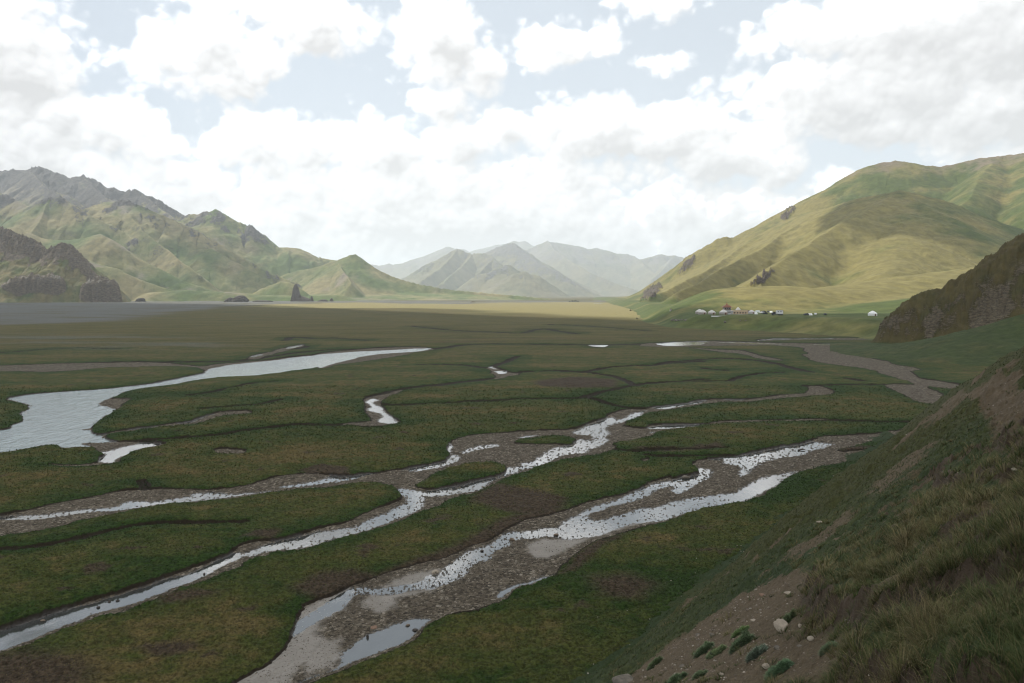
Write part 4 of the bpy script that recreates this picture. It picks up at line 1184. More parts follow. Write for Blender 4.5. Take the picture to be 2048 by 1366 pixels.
# ------------------------------------------------------------------ the slope the photograph is taken from
_kp = np.array([-60, -20, -6, -2, 0, 2, 5, 19, 31, 45, 70, 110])
_kz = np.array([-6.0, -2.2, -0.8, -0.35, 0.0, 0.8, 3.3, 17.5, 28.25, 39.5, 58, 84])
_fp = np.linspace(-60, 110, 3401)
_fz = np.interp(_fp, _kp, _kz)
_ker = np.hanning(61)
_ker /= _ker.sum()
_fz[30:-30] = np.convolve(_fz, _ker, 'valid')


def slope_base(x, y):
    p = 31 + 0.815 * x - 0.58 * y
    s = 0.58 * x + 0.815 * y
    h = np.interp(p, _fp, _fz)
    sc = 168 - 3.2 * np.clip(p - 8, -20, 40)
    e = np.clip(s - sc, -30, 400)
    drop = 0.62 * np.where(e > 14, e, np.where(e < -14, 0, (e + 14) ** 2 / 56.0))
    z = h - drop
    z = z + 0.35 * pnoise(s / 9, p / 7, 301) * np.clip(p / 6, 0, 1) * np.clip((np.hypot(x, y) - 6) / 12, 0.0, 1) + 1.7 * pnoise(s / 34, p / 22, 302) * np.clip(p / 8, 0, 1) * np.clip((np.hypot(x, y) - 14) / 40, 0, 1)
    z = z + 0.55 * pnoise(s / 13, p / 10, 303) * np.clip(p / 8, 0, 1) * np.clip((np.hypot(x, y) - 22) / 30, 0, 1)
    return np.maximum(z, -2.5)


def hit(pts, surf=slope_base, d0=1.6, d1=320.0, n=900):
    """first points where the sight lines through photo pixels meet a height surface"""
    p = np.asarray(pts, float).reshape(-1, 2)
    u, w = uw(p[:, 0], p[:, 1])
    D = np.geomspace(d0, d1, n)
    zz = np.stack([EYE + w * d - surf(u * d, np.full(len(u), d)) for d in D], 0)
    below = zz < 0
    i = np.where(below.any(0), below.argmax(0), n - 1)
    i = np.clip(i, 1, n - 1)
    k = np.arange(len(u))
    a, b = zz[i - 1, k], zz[i, k]
    f = np.clip(a / np.where(np.abs(a - b) < 1e-9, 1e-9, a - b), 0, 1)
    d = D[i - 1] + f * (D[i] - D[i - 1])
    x, y = u * d, d
    return np.stack([x, y, surf(x, y)], -1), d


SLABS = [([(1626, 1168), (1620, 1210), (1640, 1250), (1700, 1266), (1790, 1262), (1880, 1238), (1960, 1205), (2060, 1190), (2200, 1150), (2200, 985), (2048, 1000), (1900, 1015), (1790, 1062), (1700, 1110)], 0.22),
         ([(1700, 1400), (1690, 1366), (1705, 1330), (1760, 1305), (1850, 1300), (1940, 1285), (2048, 1290), (2300, 1300), (2400, 1500), (1900, 1500)], 0.20),
         ([(1870, 960), (1880, 985), (1930, 1000), (1985, 1002), (2048, 985), (2200, 980), (2200, 920), (2048, 925), (1960, 935)], 0.22),
         ([(1990, 918), (2010, 930), (2048, 928), (2200, 930), (2200, 880), (2048, 890)], 0.35),
         ([(1850, 1240), (1900, 1190), (1960, 1160), (2060, 1140), (2200, 1130), (2200, 1060), (2000, 1090), (1900, 1130)], 0.10)]
DIRT = [([(1200, 1400), (1250, 1366), (1340, 1296), (1420, 1235), (1490, 1190), (1560, 1160), (1630, 1140), (1622, 1190), (1625, 1240), (1650, 1268), (1740, 1280), (1760, 1300), (1690, 1330), (1680, 1366), (1680, 1400)], 0.5),
        ([(1740, 1270), (1880, 1250), (1960, 1215), (2060, 1200), (2100, 1285), (1950, 1282), (1850, 1296), (1750, 1300)], 0.3),
        ([(1700, 1010), (1800, 930), (1860, 890), (1900, 880), (1830, 945), (1740, 1020)], 0.7), ([(1740, 1080), (1800, 1050), (1850, 1040), (1840, 1065), (1770, 1100)], 0.2),
        ([(1560, 1120), (1660, 1060), (1700, 1020), (1720, 1030), (1640, 1100), (1580, 1150)], 0.35),
        ([(1880, 985), (1930, 1002), (1990, 1004), (2048, 988), (2048, 1000), (1980, 1016), (1900, 1005)], 0.1), ([(1985, 925), (2048, 932), (2100, 945), (2048, 948), (2000, 945)], 0.1),
        ([(1830, 860), (1880, 815), (1930, 775), (1990, 765), (1950, 800), (1890, 840), (1850, 872)], 0.9), ([(1850, 1160), (1960, 1120), (2010, 1130), (1960, 1165), (1900, 1190)], 0.12),
        ([(1980, 745), (2048, 735), (2100, 740), (2048, 752)], 0.8)]
PATH = [(2120, 880), (2048, 838), (2015, 818), (1985, 800), (1965, 786), (1968, 774), (1995, 768), (2040, 768)]


def build_hillside():
    U = np.concatenate([np.linspace(-1.5, -0.16, 60)[:-1], np.linspace(-0.16, 0.70, 1080)[:-1], np.linspace(0.70, 1.4, 120)])
    D = np.geomspace(1.1, 300, 980)
    Ug, Dg = np.meshgrid(U, D)
    sh = Ug.shape
    x, y = (Ug * Dg).ravel(), Dg.ravel()
    z = slope_base(x, y)
    p = 31 + 0.815 * x - 0.58 * y
    s = 0.58 * x + 0.815 * y
    n = len(x)
    d = np.hypot(x, y)
    nearw = np.clip(1.6 - d / 22, 0, 1)
    wob = np.clip(d / 10, 0.5, 4)
    wx = x + 0.16 * wob * fbm(x / 0.5, y / 0.5, 3, 311)
    wy = y + 0.22 * wob * fbm(x / 0.5, y / 0.5, 3, 313)
    slab = np.zeros(n)
    rim = np.zeros(n)
    for pts, hgt in SLABS:
        q, dd = hit(pts)
        f = np.full(n, -1e3)
        sdf_poly(f, wx, wy, q[:, :2], 1.5)
        e = 0.05 + 0.012 * np.median(dd)
        r_ = hgt * (sstep(-e * 0.4, e * 0.5, f) * 0.8 + 0.2 * sstep(0, e * 6, f))
        slab = np.maximum(slab, r_)
        rim = np.maximum(rim, sstep(-e * 1.6, -e * 0.2, f) * sstep(e * 1.2, e * 0.2, f))
    dirt = np.zeros(n)
    for pts, soft in DIRT:
        q, dd = hit(pts)
        f = np.full(n, -1e3)
        sdf_poly(f, wx + 0.3 * soft * fbm(x / soft, y / soft, 2, 317), wy + 0.3 * soft * fbm(x / soft, y / soft, 2, 319), q[:, :2], soft * 2)
        lim = 1.0 if soft == 0.5 else 0.6
        dirt = np.maximum(dirt, lim * sstep(-soft * 0.8, soft * 0.9, f))
    q, dd = hit(PATH)
    f = np.full(n, -1e3)
    sdf_line(f, x, y, chaikin(q[:, :2], False, 2), 0.55, 4)
    pth = sstep(-0.5, 0.35, f)
    dirt = dirt * (1 - sstep(0.03, 0.12, slab)) 
    # small relief: hummocks, terracettes, crumbs of soil
    hum = (0.13 + 0.05 * sstep(20, 50, d)) * lod(x, y, 0.5, 1.0, 3, 321, 9.0) * np.clip(d / 9, 0.5, 5.0) + 0.05 * lod(x, y, 0.16, 1.0, 2, 421, 9.0, kind=ridged) * np.clip(d / 9, 0.4, 5)
    ter = 0.10 * np.clip(d / 20, 0.3, 3) * ridged(s / (6.0) + 0.4 * fbm(x / 3, y / 3, 2, 325), p / 1.3, 2, 327) * np.clip((d - 6) / 20, 0, 1)
    hum = hum + 0.16 * lod(x, y, 1.1, 1.0, 2, 329, 9.0, kind=ridged) * nearw
    cr = 0.034 * lod(x, y, 0.09, 1.0, 3, 331, 9.0, kind=ridged) * np.clip(d / 9, 0.5, 3)
    foot = sstep(-1, 6, p)
    z = z + (hum * (1 - 0.75 * dirt) + ter * (1 - dirt)) * (0.35 + 0.65 * foot) + cr * dirt + slab * (1 + 0.7 * lod(x, y, 0.4, 1.0, 3, 335, 9.0)) + rim * 0.10 * lod(x, y, 0.14, 1.0, 3, 337, 9.0, kind=ridged) - 0.18 * pth * np.clip(d / 60, 0.3, 1.5)
    dirt = np.maximum(np.maximum(dirt, pth), rim)
    eros = sstep(0.16, 0.5, fbm(s / 10, p / 2.6, 4, 341)) * np.clip(p / 8, 0, 1) * sstep(12, 30, d)
    eros2 = sstep(0.05, 0.38, lod(x, y, 0.8, 1.0, 3, 345, 9.0)) * nearw * 0.95
    dirt = np.clip(np.maximum(dirt, np.maximum(0.75 * eros, eros2)), 0, 1)
    dry = np.clip(0.36 + 0.75 * lod(x, y, 1.3, 1.0, 3, 351, 9.0) + 0.3 * slab - 0.25 * sstep(14, 40, d), 0, 1)
    pale = sstep(0.1, 0.6, fbm(x / 1.2, y / 1.2, 3, 355)) * 0.6 + 0.3 * (p < 27)
    A = np.stack([dirt, dry, np.clip(pale, 0, 1), rim], -1)
    ft = 1 - sstep(0.5, 9, p + 3.0 * fbm(x / 7, y / 7, 3, 357))
    far = sstep(14, 45, d)
    Bq = np.stack([ft, far, 0 * ft, ft * 0 + 1], -1)
    X, Y, Z = x.reshape(sh), y.reshape(sh), z.reshape(sh)
    idx = np.arange(n, dtype=np.int32).reshape(sh)
    qd = np.stack([idx[:-1, :-1], idx[:-1, 1:], idx[1:, 1:], idx[1:, :-1]], -1).reshape(-1, 4)
    zb = z < np.where(p < 8, -0.75, -2.0)
    keep = ~(zb[qd].all(1))
    raw_mesh('hillside', np.stack([x, y, z], -1), qd[keep], hillside_mat(), {'cover': A, 'cover_b': Bq}, 'structure', True)
    return dict(U=U, D=D, Z=Z, dirt=dirt.reshape(sh), dry=dry.reshape(sh), slab=slab.reshape(sh), rim=rim.reshape(sh))


def hillside_mat():
    m, t, bs = new_mat('hillside_turf')
    P = t.pos()
    a = t.attr('cover')
    ac = t.node('ShaderNodeSeparateColor')
    t.l.new(a.outputs['Color'], ac.inputs[0])
    dirt, dry, pale = ac.outputs[0], ac.outputs[1], ac.outputs[2]
    rim = a.outputs['Alpha']
    n1 = t.noise(P, 1.1, 6, 0.65)
    n2 = t.noise(P, 7.0, 6, 0.68)
    n3 = t.noise(P, 34.0, 4, 0.65)
    d = t.math('ADD', dry, t.math('MULTIPLY', t.math('SUBTRACT', n1, 0.5), 0.9))
    g = t.mix(t.step(d, 0.05, 0.6), (0.026, 0.041, 0.016), (0.046, 0.054, 0.019))
    g = t.mix(t.step(d, 0.55, 1.0), g, (0.095, 0.078, 0.034))
    g = t.rgb(g, t.step(n2, 0.25, 0.75, 0.6, 1.4))
    b2 = t.node('ShaderNodeSeparateColor')
    t.l.new(t.attr('cover_b').outputs['Color'], b2.inputs[0])
    g = t.mix(b2.outputs[1], g, t.rgb(t.mix(n1, (0.032, 0.040, 0.0115), (0.058, 0.054, 0.019)), t.step(n2, 0.28, 0.72, 0.55, 1.45)))
    pg = t.mix(t.step(d, 0.15, 0.75), (0.018, 0.032, 0.007), (0.040, 0.044, 0.012))
    g = t.mix(b2.outputs[0], g, t.rgb(pg, t.step(n2, 0.28, 0.75, 0.6, 1.4)))
    so = t.mix(n2, (0.050, 0.037, 0.022), (0.130, 0.098, 0.060))
    so = t.mix(t.math('MULTIPLY', pale, t.step(n1, 0.35, 0.7)), so, (0.165, 0.124, 0.084))
    so = t.rgb(so, t.step(n3, 0.3, 0.75, 0.65, 1.4))
    so = t.mix(t.math('MULTIPLY', rim, 0.8), so, t.mix(n2, (0.030, 0.021, 0.015), (0.07, 0.05, 0.036)))
    k = t.step(t.math('ADD', dirt, t.math('MULTIPLY', t.math('SUBTRACT', n2, 0.5), 0.8)), 0.35, 0.65)
    t.put(bs.inputs['Base Color'], t.mix(k, g, so))
    bs.inputs['Roughness'].default_value = 0.95
    h = t.math('ADD', t.math('MULTIPLY', n2, 0.07), t.math('MULTIPLY', n3, 0.022))
    t.put(bs.inputs['Normal'], t.bump(h, 0.9, 1.0))
    return m


HS = build_hillside()


def hs_sample(u, d, key='Z'):
    """bilinear look-up on the finished slope"""
    U, D, A = HS['U'], HS['D'], HS[key]
    i = np.clip(np.searchsorted(U, u) - 1, 0, len(U) - 2)
    j = np.clip(np.searchsorted(D, d) - 1, 0, len(D) - 2)
    a = np.clip((u - U[i]) / (U[i + 1] - U[i]), 0, 1)
    b = np.clip((d - D[j]) / (D[j + 1] - D[j]), 0, 1)
    return (A[j, i] * (1 - a) + A[j, i + 1] * a) * (1 - b) + (A[j + 1, i] * (1 - a) + A[j + 1, i + 1] * a) * b


def hs_z(x, y):
    return hs_sample(np.asarray(x) / np.asarray(y), np.asarray(y, float))


# ---- grass
def blades(root, length, width, lean_az, lean, col, droop=0.5):
    """bent tapering blades as one soup of triangles: 5 points, 3 triangles each"""
    n = len(root)
    dirx = np.cos(lean_az)
    diry = np.sin(lean_az)
    up = np.cos(lean)
    sd_ = np.sin(lean)
    rot = rng.uniform(0, np.pi, n)
    wx, wy = np.cos(rot) * width * 0.5, np.sin(rot) * width * 0.5
    mid = root + np.stack([dirx * sd_ * 0.55, diry * sd_ * 0.55, up * 0.62], -1) * length[:, None]
    tip = root + np.stack([dirx * (sd_ + droop * 0.55), diry * (sd_ + droop * 0.55), up * (1.0 - 0.35 * droop)], -1) * length[:, None]
    W = np.stack([wx, wy, 0 * wx], -1)
    V = np.stack([root - W, root + W, mid - W * 0.7, mid + W * 0.7, tip], 1).reshape(-1, 3)
    b = (np.arange(n) * 5)[:, None]
    Fc = np.concatenate([b + [0, 1, 3], b + [0, 3, 2], b + [2, 3, 4]], 0)
    C = np.repeat(np.concatenate([col, np.ones((n, 1))], 1), 5, 0)
    C[:, :3] *= np.tile([0.55, 0.55, 0.95, 0.95, 1.3], n)[:, None]      # clump shading painted into the colour: dark roots, paler tips
    return V, Fc, C


def grass_mat():
    m, t, bs = new_mat('grass_blade')
    a = t.attr('tint')
    t.put(bs.inputs['Base Color'], a.outputs['Color'])
    bs.inputs['Roughness'].default_value = 0.7
    bs.inputs['Specular IOR Level'].default_value = 0.15
    return m


GREENS = np.array([(0.044, 0.066, 0.018), (0.060, 0.078, 0.022), (0.040, 0.056, 0.022), (0.085, 0.090, 0.028), (0.118, 0.100, 0.042), (0.185, 0.148, 0.075)])


def build_grass():
    parts = []
    # tussocks: tall blades radiating from common roots
    n0 = 7200
    u = rng.uniform(0.02, 0.72, n0)
    d = np.exp(rng.uniform(np.log(2.6), np.log(34), n0))
    dirt, slab, rim = hs_sample(u, d, 'dirt'), hs_sample(u, d, 'slab'), hs_sample(u, d, 'rim')
    ok = rng.random(n0) < np.clip(0.95 - 1.3 * dirt + 0.5 * slab + 1.1 * rim, 0.10, 1) * np.clip(1.25 - d / 40, 0.2, 1)
    u, d, dirt, slab = u[ok], d[ok], dirt[ok], slab[ok]
    dry = np.clip(hs_sample(u, d, 'dry') + rng.normal(0, 0.22, len(u)), 0, 1)
    for ui, di, dr, sl in zip(u, d, dry, slab):
        k = int(rng.integers(34, 90) * np.clip(9 / di, 0.45, 1.3))
        L = rng.uniform(0.05, 0.12) * (1 + 0.8 * (sl > 0.1) * rng.random()) * (1 + 0.9 * (dr > 0.6) * rng.random())
        rr = L * rng.uniform(0.35, 0.75) * np.sqrt(rng.random(k))
        an = rng.uniform(0, 2 * np.pi, k)
        x = ui * di + rr * np.cos(an)
        y = di + rr * np.sin(an)
        lum_ = rng.uniform(0.6, 1.45)
        base = GREENS[min(int(dr * 5.2), 4)]
        nxt = GREENS[min(int(dr * 5.2) + 1, 5)]
        col = base + (nxt - base) * rng.random((k, 1))
        col = col * lum_
        straw = rng.random(k) < 0.10 + 0.35 * dr
        col[straw] = GREENS[5] * rng.uniform(0.7, 1.15, (straw.sum(), 1))
        parts.append((x, y, L * rng.uniform(0.6, 1.25, k), an, rng.uniform(0.1, 0.8, k) + 0.6 * rr / L, col))
    # short turf between them
    n1 = 150000
    u = rng.uniform(0.0, 0.72, n1)
    d = np.exp(rng.uniform(np.log(2.4), np.log(75), n1))
    ok = rng.random(n1) > np.clip(1.15 * hs_sample(u, d, 'dirt') - 0.05, 0, 0.99)
    u, d = u[ok], d[ok]
    dry = np.clip(hs_sample(u, d, 'dry') + rng.normal(0, 0.2, len(u)), 0, 0.999)
    c = GREENS[(dry * 5.4).astype(int).clip(0, 5)] * rng.uniform(0.7, 1.2, (len(u), 1))
    parts.append((u * d, d, rng.uniform(0.02, 0.055, len(u)) * np.clip(d / 9, 0.8, 2.6), rng.uniform(0, 6.28, len(u)), rng.uniform(0.1, 0.7, len(u)), c))
    x = np.concatenate([p[0] for p in parts])
    y = np.concatenate([p[1] for p in parts])
    z = hs_z(x, y) - 0.012
    L = np.concatenate([p[2] for p in parts])
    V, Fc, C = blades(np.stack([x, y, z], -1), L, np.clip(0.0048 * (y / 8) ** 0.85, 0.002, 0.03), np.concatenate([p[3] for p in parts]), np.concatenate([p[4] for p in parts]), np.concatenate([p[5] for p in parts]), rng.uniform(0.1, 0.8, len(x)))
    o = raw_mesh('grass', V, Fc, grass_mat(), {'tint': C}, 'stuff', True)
    tag(o, 'grass tussocks and short turf on the near slope', 'grass')


build_grass()


def build_turf():
    """tufts of the valley turf that are near enough to show"""
    gx, gy, gz, gt, gd, ge, gm = (PL[k].ravel() for k in ('X', 'Y', 'z', 'tb', 'dry', 'edge', 'mud'))
    c = np.nonzero((gt < 0.05) & (gy < 260) & (gy > 44) & (np.abs(gx / gy) < 0.72) & (31 + 0.815 * gx - 0.58 * gy < 7))[0]
    c = rng.choice(c, 190000, replace=True)
    c = c[rng.random(len(c)) > 0.75 * gm[c]]
    x = gx[c] + rng.normal(0, 0.10, len(c)) * gy[c] / 75
    y = gy[c] + rng.normal(0, 0.16, len(c)) * gy[c] / 75
    cl = fbm(x / 1.6, y / 1.6, 3, 371)
    d = np.clip(gd[c] + 0.55 * cl + rng.normal(0, 0.12, len(c)), 0, 1)
    A_ = np.array([(0.020, 0.039, 0.0075), (0.033, 0.050, 0.010), (0.054, 0.061, 0.0145), (0.084, 0.073, 0.023), (0.13, 0.104, 0.042)])
    f = d * 3.999
    i = f.astype(int)
    col = A_[i] + (A_[i + 1] - A_[i]) * (f - i)[:, None]
    col = col * rng.uniform(0.65, 1.35, (len(c), 1))
    sc = np.clip(gy[c] / 75, 0.8, 2.6)
    L = rng.uniform(0.07, 0.17, len(c)) * sc * (1 + 0.5 * np.clip(cl, -0.5, 1))
    # the same on the lower and farther parts of the slope
    n2_ = 70000
    u2 = rng.uniform(0.05, 0.70, n2_)
    d2 = np.exp(rng.uniform(np.log(16), np.log(175), n2_))
    x2, y2 = u2 * d2, d2
    dirt2 = hs_sample(u2, d2, 'dirt')
    z2 = hs_z(x2, y2)
    p2 = 31 + 0.815 * x2 - 0.58 * y2
    ok = (rng.random(n2_) > 1.1 * dirt2 - 0.05) & (p2 > -9) & (z2 > -0.35)
    x2, y2, z2 = x2[ok], y2[ok], z2[ok]
    f2 = np.clip(0.30 + 0.9 * fbm(x2 / 2.4, y2 / 2.4, 3, 377) + rng.normal(0, 0.15, len(x2)), 0, 1) * 3.999
    i2 = f2.astype(int)
    B_ = np.array([(0.021, 0.034, 0.009), (0.034, 0.044, 0.012), (0.053, 0.055, 0.017), (0.082, 0.070, 0.029), (0.13, 0.104, 0.05)])
    col2 = (B_[i2] + (B_[i2 + 1] - B_[i2]) * (f2 - i2)[:, None]) * rng.uniform(0.65, 1.35, (len(x2), 1))
    sc2 = np.clip(y2 / 75, 0.22, 2.0)
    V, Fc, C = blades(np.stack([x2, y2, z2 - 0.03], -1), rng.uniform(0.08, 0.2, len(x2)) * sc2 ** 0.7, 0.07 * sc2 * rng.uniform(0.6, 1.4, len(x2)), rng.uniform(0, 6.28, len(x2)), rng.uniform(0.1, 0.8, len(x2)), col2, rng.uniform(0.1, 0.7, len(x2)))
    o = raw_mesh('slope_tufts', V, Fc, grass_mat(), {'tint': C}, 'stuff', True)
    tag(o, 'low tufts covering the farther part of the near slope', 'grass')
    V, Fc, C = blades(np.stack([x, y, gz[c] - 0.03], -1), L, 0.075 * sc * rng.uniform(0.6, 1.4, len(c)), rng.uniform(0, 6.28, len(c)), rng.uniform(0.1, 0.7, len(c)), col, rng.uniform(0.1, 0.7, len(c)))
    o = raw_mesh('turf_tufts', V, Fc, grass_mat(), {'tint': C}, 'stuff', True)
    tag(o, 'tufts of short sedge all over the near valley turf', 'grass')


build_turf()


# ---- stones
def ico(sub):
    import bmesh
    bm = bmesh.new()
    bmesh.ops.create_icosphere(bm, subdivisions=sub, radius=1.0)
    v = np.array([q.co[:] for q in bm.verts])
    f = np.array([[q.index for q in fc.verts] for fc in bm.faces])
    bm.free()
    return v, f


ICO1, ICO2, ICO3, ICO4 = ico(1), ico(2), ico(3), ico(4)


def n3(v, s, seed):
    return (pnoise(v[:, 0] * s + 3.3, v[:, 1] * s + v[:, 2] * s * 0.7, seed) + pnoise(v[:, 1] * s - 1.7, v[:, 2] * s + v[:, 0] * s * 0.4, seed + 5)) * 0.5


def stone_verts(base, size, seed, rough=0.28, facet=0.0):
    """size: (length, width, height); an angular pebble or boulder with knocked-off faces"""
    r = np.random.default_rng(seed)
    v = base[0].copy()
    k = 1 + rough * n3(v, 1.1, seed) + rough * 0.6 * n3(v, 3.1, seed + 1) + rough * 0.3 * n3(v, 8.0, seed + 2)
    v = v * k[:, None]
    for _ in range(11):                      # cut flats
        nrm = r.normal(0, 1, 3)
        nrm /= np.linalg.norm(nrm)
        lim = r.uniform(0.62, 0.92)
        dd = v @ nrm - lim
        v = v - np.outer(np.clip(dd, 0, None) * 0.9, nrm)
    if facet:
        v += facet * n3(v, 7.0, seed + 9)[:, None] * base[0]
    v = v * np.array(size) * 0.5
    a = r.uniform(0, 6.28)
    c, s = math.cos(a), math.sin(a)
    return v @ np.array([[c, -s, 0], [s, c, 0], [0, 0, 1]]).T


def stone_mat(name, lo, hi, spot=None):
    m, t, bs = new_mat(name)
    co = t.node('ShaderNodeTexCoord').outputs['Object']
    n = t.noise(co, 5.0, 7, 0.68)
    n2_ = t.noise(co, 1.7, 4, 0.6)
    c = t.mix(t.step(n, 0.3, 0.7), lo, hi)
    if spot:
        c = t.mix(t.step(n2_, 0.56, 0.66), c, spot)
    t.put(bs.inputs['Base Color'], c)
    bs.inputs['Roughness'].default_value = 0.9
    t.put(bs.inputs['Normal'], t.bump(n, 0.7, 0.05))
    return m


def stone(name, pos, size, mat, seed, label, cat='stone', sub=ICO3, sink=0.3, group=None, tilt=0.0, rough=0.28):
    v = stone_verts(sub, size, seed, rough, 0.03)
    if tilt:
        c, s = math.cos(tilt), math.sin(tilt)
        v = v @ np.array([[1, 0, 0], [0, c, -s], [0, s, c]]).T
    o = raw_mesh(name, v, sub[1], mat, None, None, False)
    o.location = (pos[0], pos[1], pos[2] + size[2] * (0.5 - sink))
    return tag(o, label, cat, group)
SM_PALE = stone_mat('pale_stone', (0.24, 0.20, 0.155), (0.36, 0.31, 0.245), (0.13, 0.105, 0.08))
SM_GREY = stone_mat('grey_stone', (0.085, 0.075, 0.062), (0.18, 0.155, 0.125))
SM_DARK = stone_mat('dark_wet_stone', (0.030, 0.026, 0.023), (0.075, 0.064, 0.055))
SM_BROWN = stone_mat('brown_stone', (0.105, 0.078, 0.055), (0.20, 0.155, 0.115))
SM_RUST = stone_mat('rusty_stone', (0.16, 0.095, 0.065), (0.24, 0.16, 0.115))


def slope_stone(pxl, wpx, hpx, mat, seed, label, sink=0.3, name='stone', sub=ICO3, tilt=0.0):
    q, d = hit([pxl], hs_z, 1.6, 200, 1500)
    s = float(d[0]) / F
    stone(name, q[0], (wpx * s, wpx * s * 0.8, hpx * s), mat, seed, label, 'stone', sub, sink, 'stones on the near slope', tilt)


slope_stone((1565, 1258), 40, 27, SM_PALE, 3, 'pale rounded boulder with dark pits, largest on the bare dirt slope', 0.3, 'boulder', ICO4)
slope_stone((1252, 1366), 58, 24, SM_GREY, 4, 'big grey boulder half under grass at the bottom edge of the photo', 0.35, 'boulder', ICO4)
slope_stone((1524, 1192), 16, 8, SM_RUST, 5, 'flat reddish stone at the upper end of the dirt slope beside pale rubble', 0.3, sub=ICO2)
slope_stone((1508, 1242), 15, 7, SM_PALE, 6, 'small flat pale stone left of the pitted boulder', 0.3, sub=ICO2)
slope_stone((1600, 1254), 10, 10, SM_PALE, 7, 'small round pale stone just right of the pitted boulder', 0.25, sub=ICO2)
slope_stone((1622, 1281), 17, 12, SM_PALE, 8, 'pale angular stone lying below and right of the pitted boulder', 0.3, sub=ICO2)
slope_stone((1532, 1337), 18, 14, SM_PALE, 9, 'pale stone tucked against the dark green cushion shrub', 0.25, sub=ICO2)
slope_stone((1555, 1297), 18, 8, SM_GREY, 10, 'flat grey stone in the middle of the bare dirt', 0.3, sub=ICO2)
slope_stone((1599, 1293), 13, 7, SM_GREY, 11, 'thin grey slab stone right of the flat grey one on the dirt', 0.3, sub=ICO2)
slope_stone((1531, 1291), 10, 6, SM_PALE, 12, 'tiny pale stone left of the flat grey stone on the dirt', 0.3, sub=ICO2)
slope_stone((1443, 1350), 12, 8, SM_PALE, 13, 'white speck of a stone low on the dirt slope near the bottom edge', 0.3, sub=ICO2)
slope_stone((1365, 1334), 15, 7, SM_GREY, 14, 'flat stone on the rubble below the arched green shrub', 0.3, sub=ICO2)
slope_stone((1396, 1272), 14, 8, SM_GREY, 15, 'grey stone capping the top of the arched green shrub', 0.25, sub=ICO2)
slope_stone((1424, 1271), 12, 8, SM_GREY, 16, 'second grey stone just right of the one above the arched shrub', 0.25, sub=ICO2)
slope_stone((1578, 1187), 24, 5, SM_PALE, 17, 'long pale splinter of rock in the rubble under the turf edge', 0.3, sub=ICO2)
slope_stone((2030, 940), 22, 7, SM_PALE, 18, 'pale flat stone below the dark turf overhang at the right edge', 0.3, sub=ICO2)
slope_stone((1640, 1045), 16, 5, SM_PALE, 19, 'pale thin stone on the green slope above the tall grass', 0.3, sub=ICO2)


# rubble: nobody could count it
def rubble(name, x, y, z, size, mat, label, flat=0.6, base=ICO1):
    protos = [stone_verts(base, (1, 0.8, flat), 900 + i, 0.35) for i in range(24)]
    nv = len(base[0])
    n = len(x)
    k = rng.integers(0, 24, n)
    V = np.stack(protos)[k] * size[:, None, None]
    a = rng.uniform(0, 6.28, n)
    c, s = np.cos(a), np.sin(a)
    vx = V[..., 0] * c[:, None] - V[..., 1] * s[:, None] + x[:, None]
    vy = V[..., 0] * s[:, None] + V[..., 1] * c[:, None] + y[:, None]
    vz = V[..., 2] + z[:, None]
    Fc = (base[1][None] + (np.arange(n) * nv)[:, None, None]).reshape(-1, 3)
    tint = rng.random((n, 1))
    C = np.repeat(np.concatenate([tint, rng.random((n, 1)), tint * 0, tint * 0 + 1], 1), nv, 0)
    o = raw_mesh(name, np.stack([vx, vy, vz], -1).reshape(-1, 3), Fc, mat, {'tint': C}, 'stuff', False)
    tag(o, label, name)


def rubble_mat(name, a, b, c):
    m, t, bs = new_mat(name)
    at_ = t.attr('tint')
    sc = t.node('ShaderNodeSeparateColor')
    t.l.new(at_.outputs['Color'], sc.inputs[0])
    P = t.pos()
    n = t.noise(P, 9.0, 4, 0.6)
    col = t.mix(sc.outputs[0], a, b)
    col = t.mix(t.step(sc.outputs[1], 0.86, 0.97), col, c)
    t.put(bs.inputs['Base Color'], t.rgb(col, t.step(n, 0.3, 0.7, 0.75, 1.25)))
    bs.inputs['Roughness'].default_value = 0.85
    return m


n = 150000
u = rng.uniform(0.02, 0.70, n)
d = np.exp(rng.uniform(np.log(2.6), np.log(60), n))
pale = fbm(u * d / 0.9, d / 0.9, 2, 355)
ok = rng.random(n) < np.clip((hs_sample(u, d, 'dirt') - 0.5) * 1.0, 0, 1) * np.clip(0.22 + 0.6 * pale, 0.04, 0.9) * (1 - 0.7 * hs_sample(u, d, 'rim'))
u, d = u[ok], d[ok]
sz = (0.010 + 0.030 * rng.random(len(u)) ** 3) * np.clip(d / 8, 0.7, 3)
rubble('rubble', u * d, d, hs_z(u * d, d) + sz * 0.12, sz, rubble_mat('rubble_stone', (0.10, 0.078, 0.058), (0.23, 0.19, 0.15), (0.34, 0.30, 0.25)), 'loose broken stones scattered over the bare dirt of the near slope')

# pale flecks of stone in the grass at the foot of the slope
u = rng.uniform(0.05, 0.52, 900)
d = np.exp(rng.uniform(np.log(40), np.log(150), 900))
pp = 31 + 0.815 * u * d - 0.58 * d
ok = (pp > -6) & (pp < 9) & (rng.random(900) < 0.4)
u, d = u[ok], d[ok]
zz_ = np.maximum(hs_z(u * d, d), 0.0)
sz = rng.uniform(0.06, 0.20, len(u))
rubble('scattered_stones', u * d, d, zz_ + sz * 0.3, sz, rubble_mat('fleck_stone', (0.22, 0.19, 0.15), (0.42, 0.38, 0.32), (0.5, 0.46, 0.4)), 'pale stones dotted through the grass at the foot of the near slope')

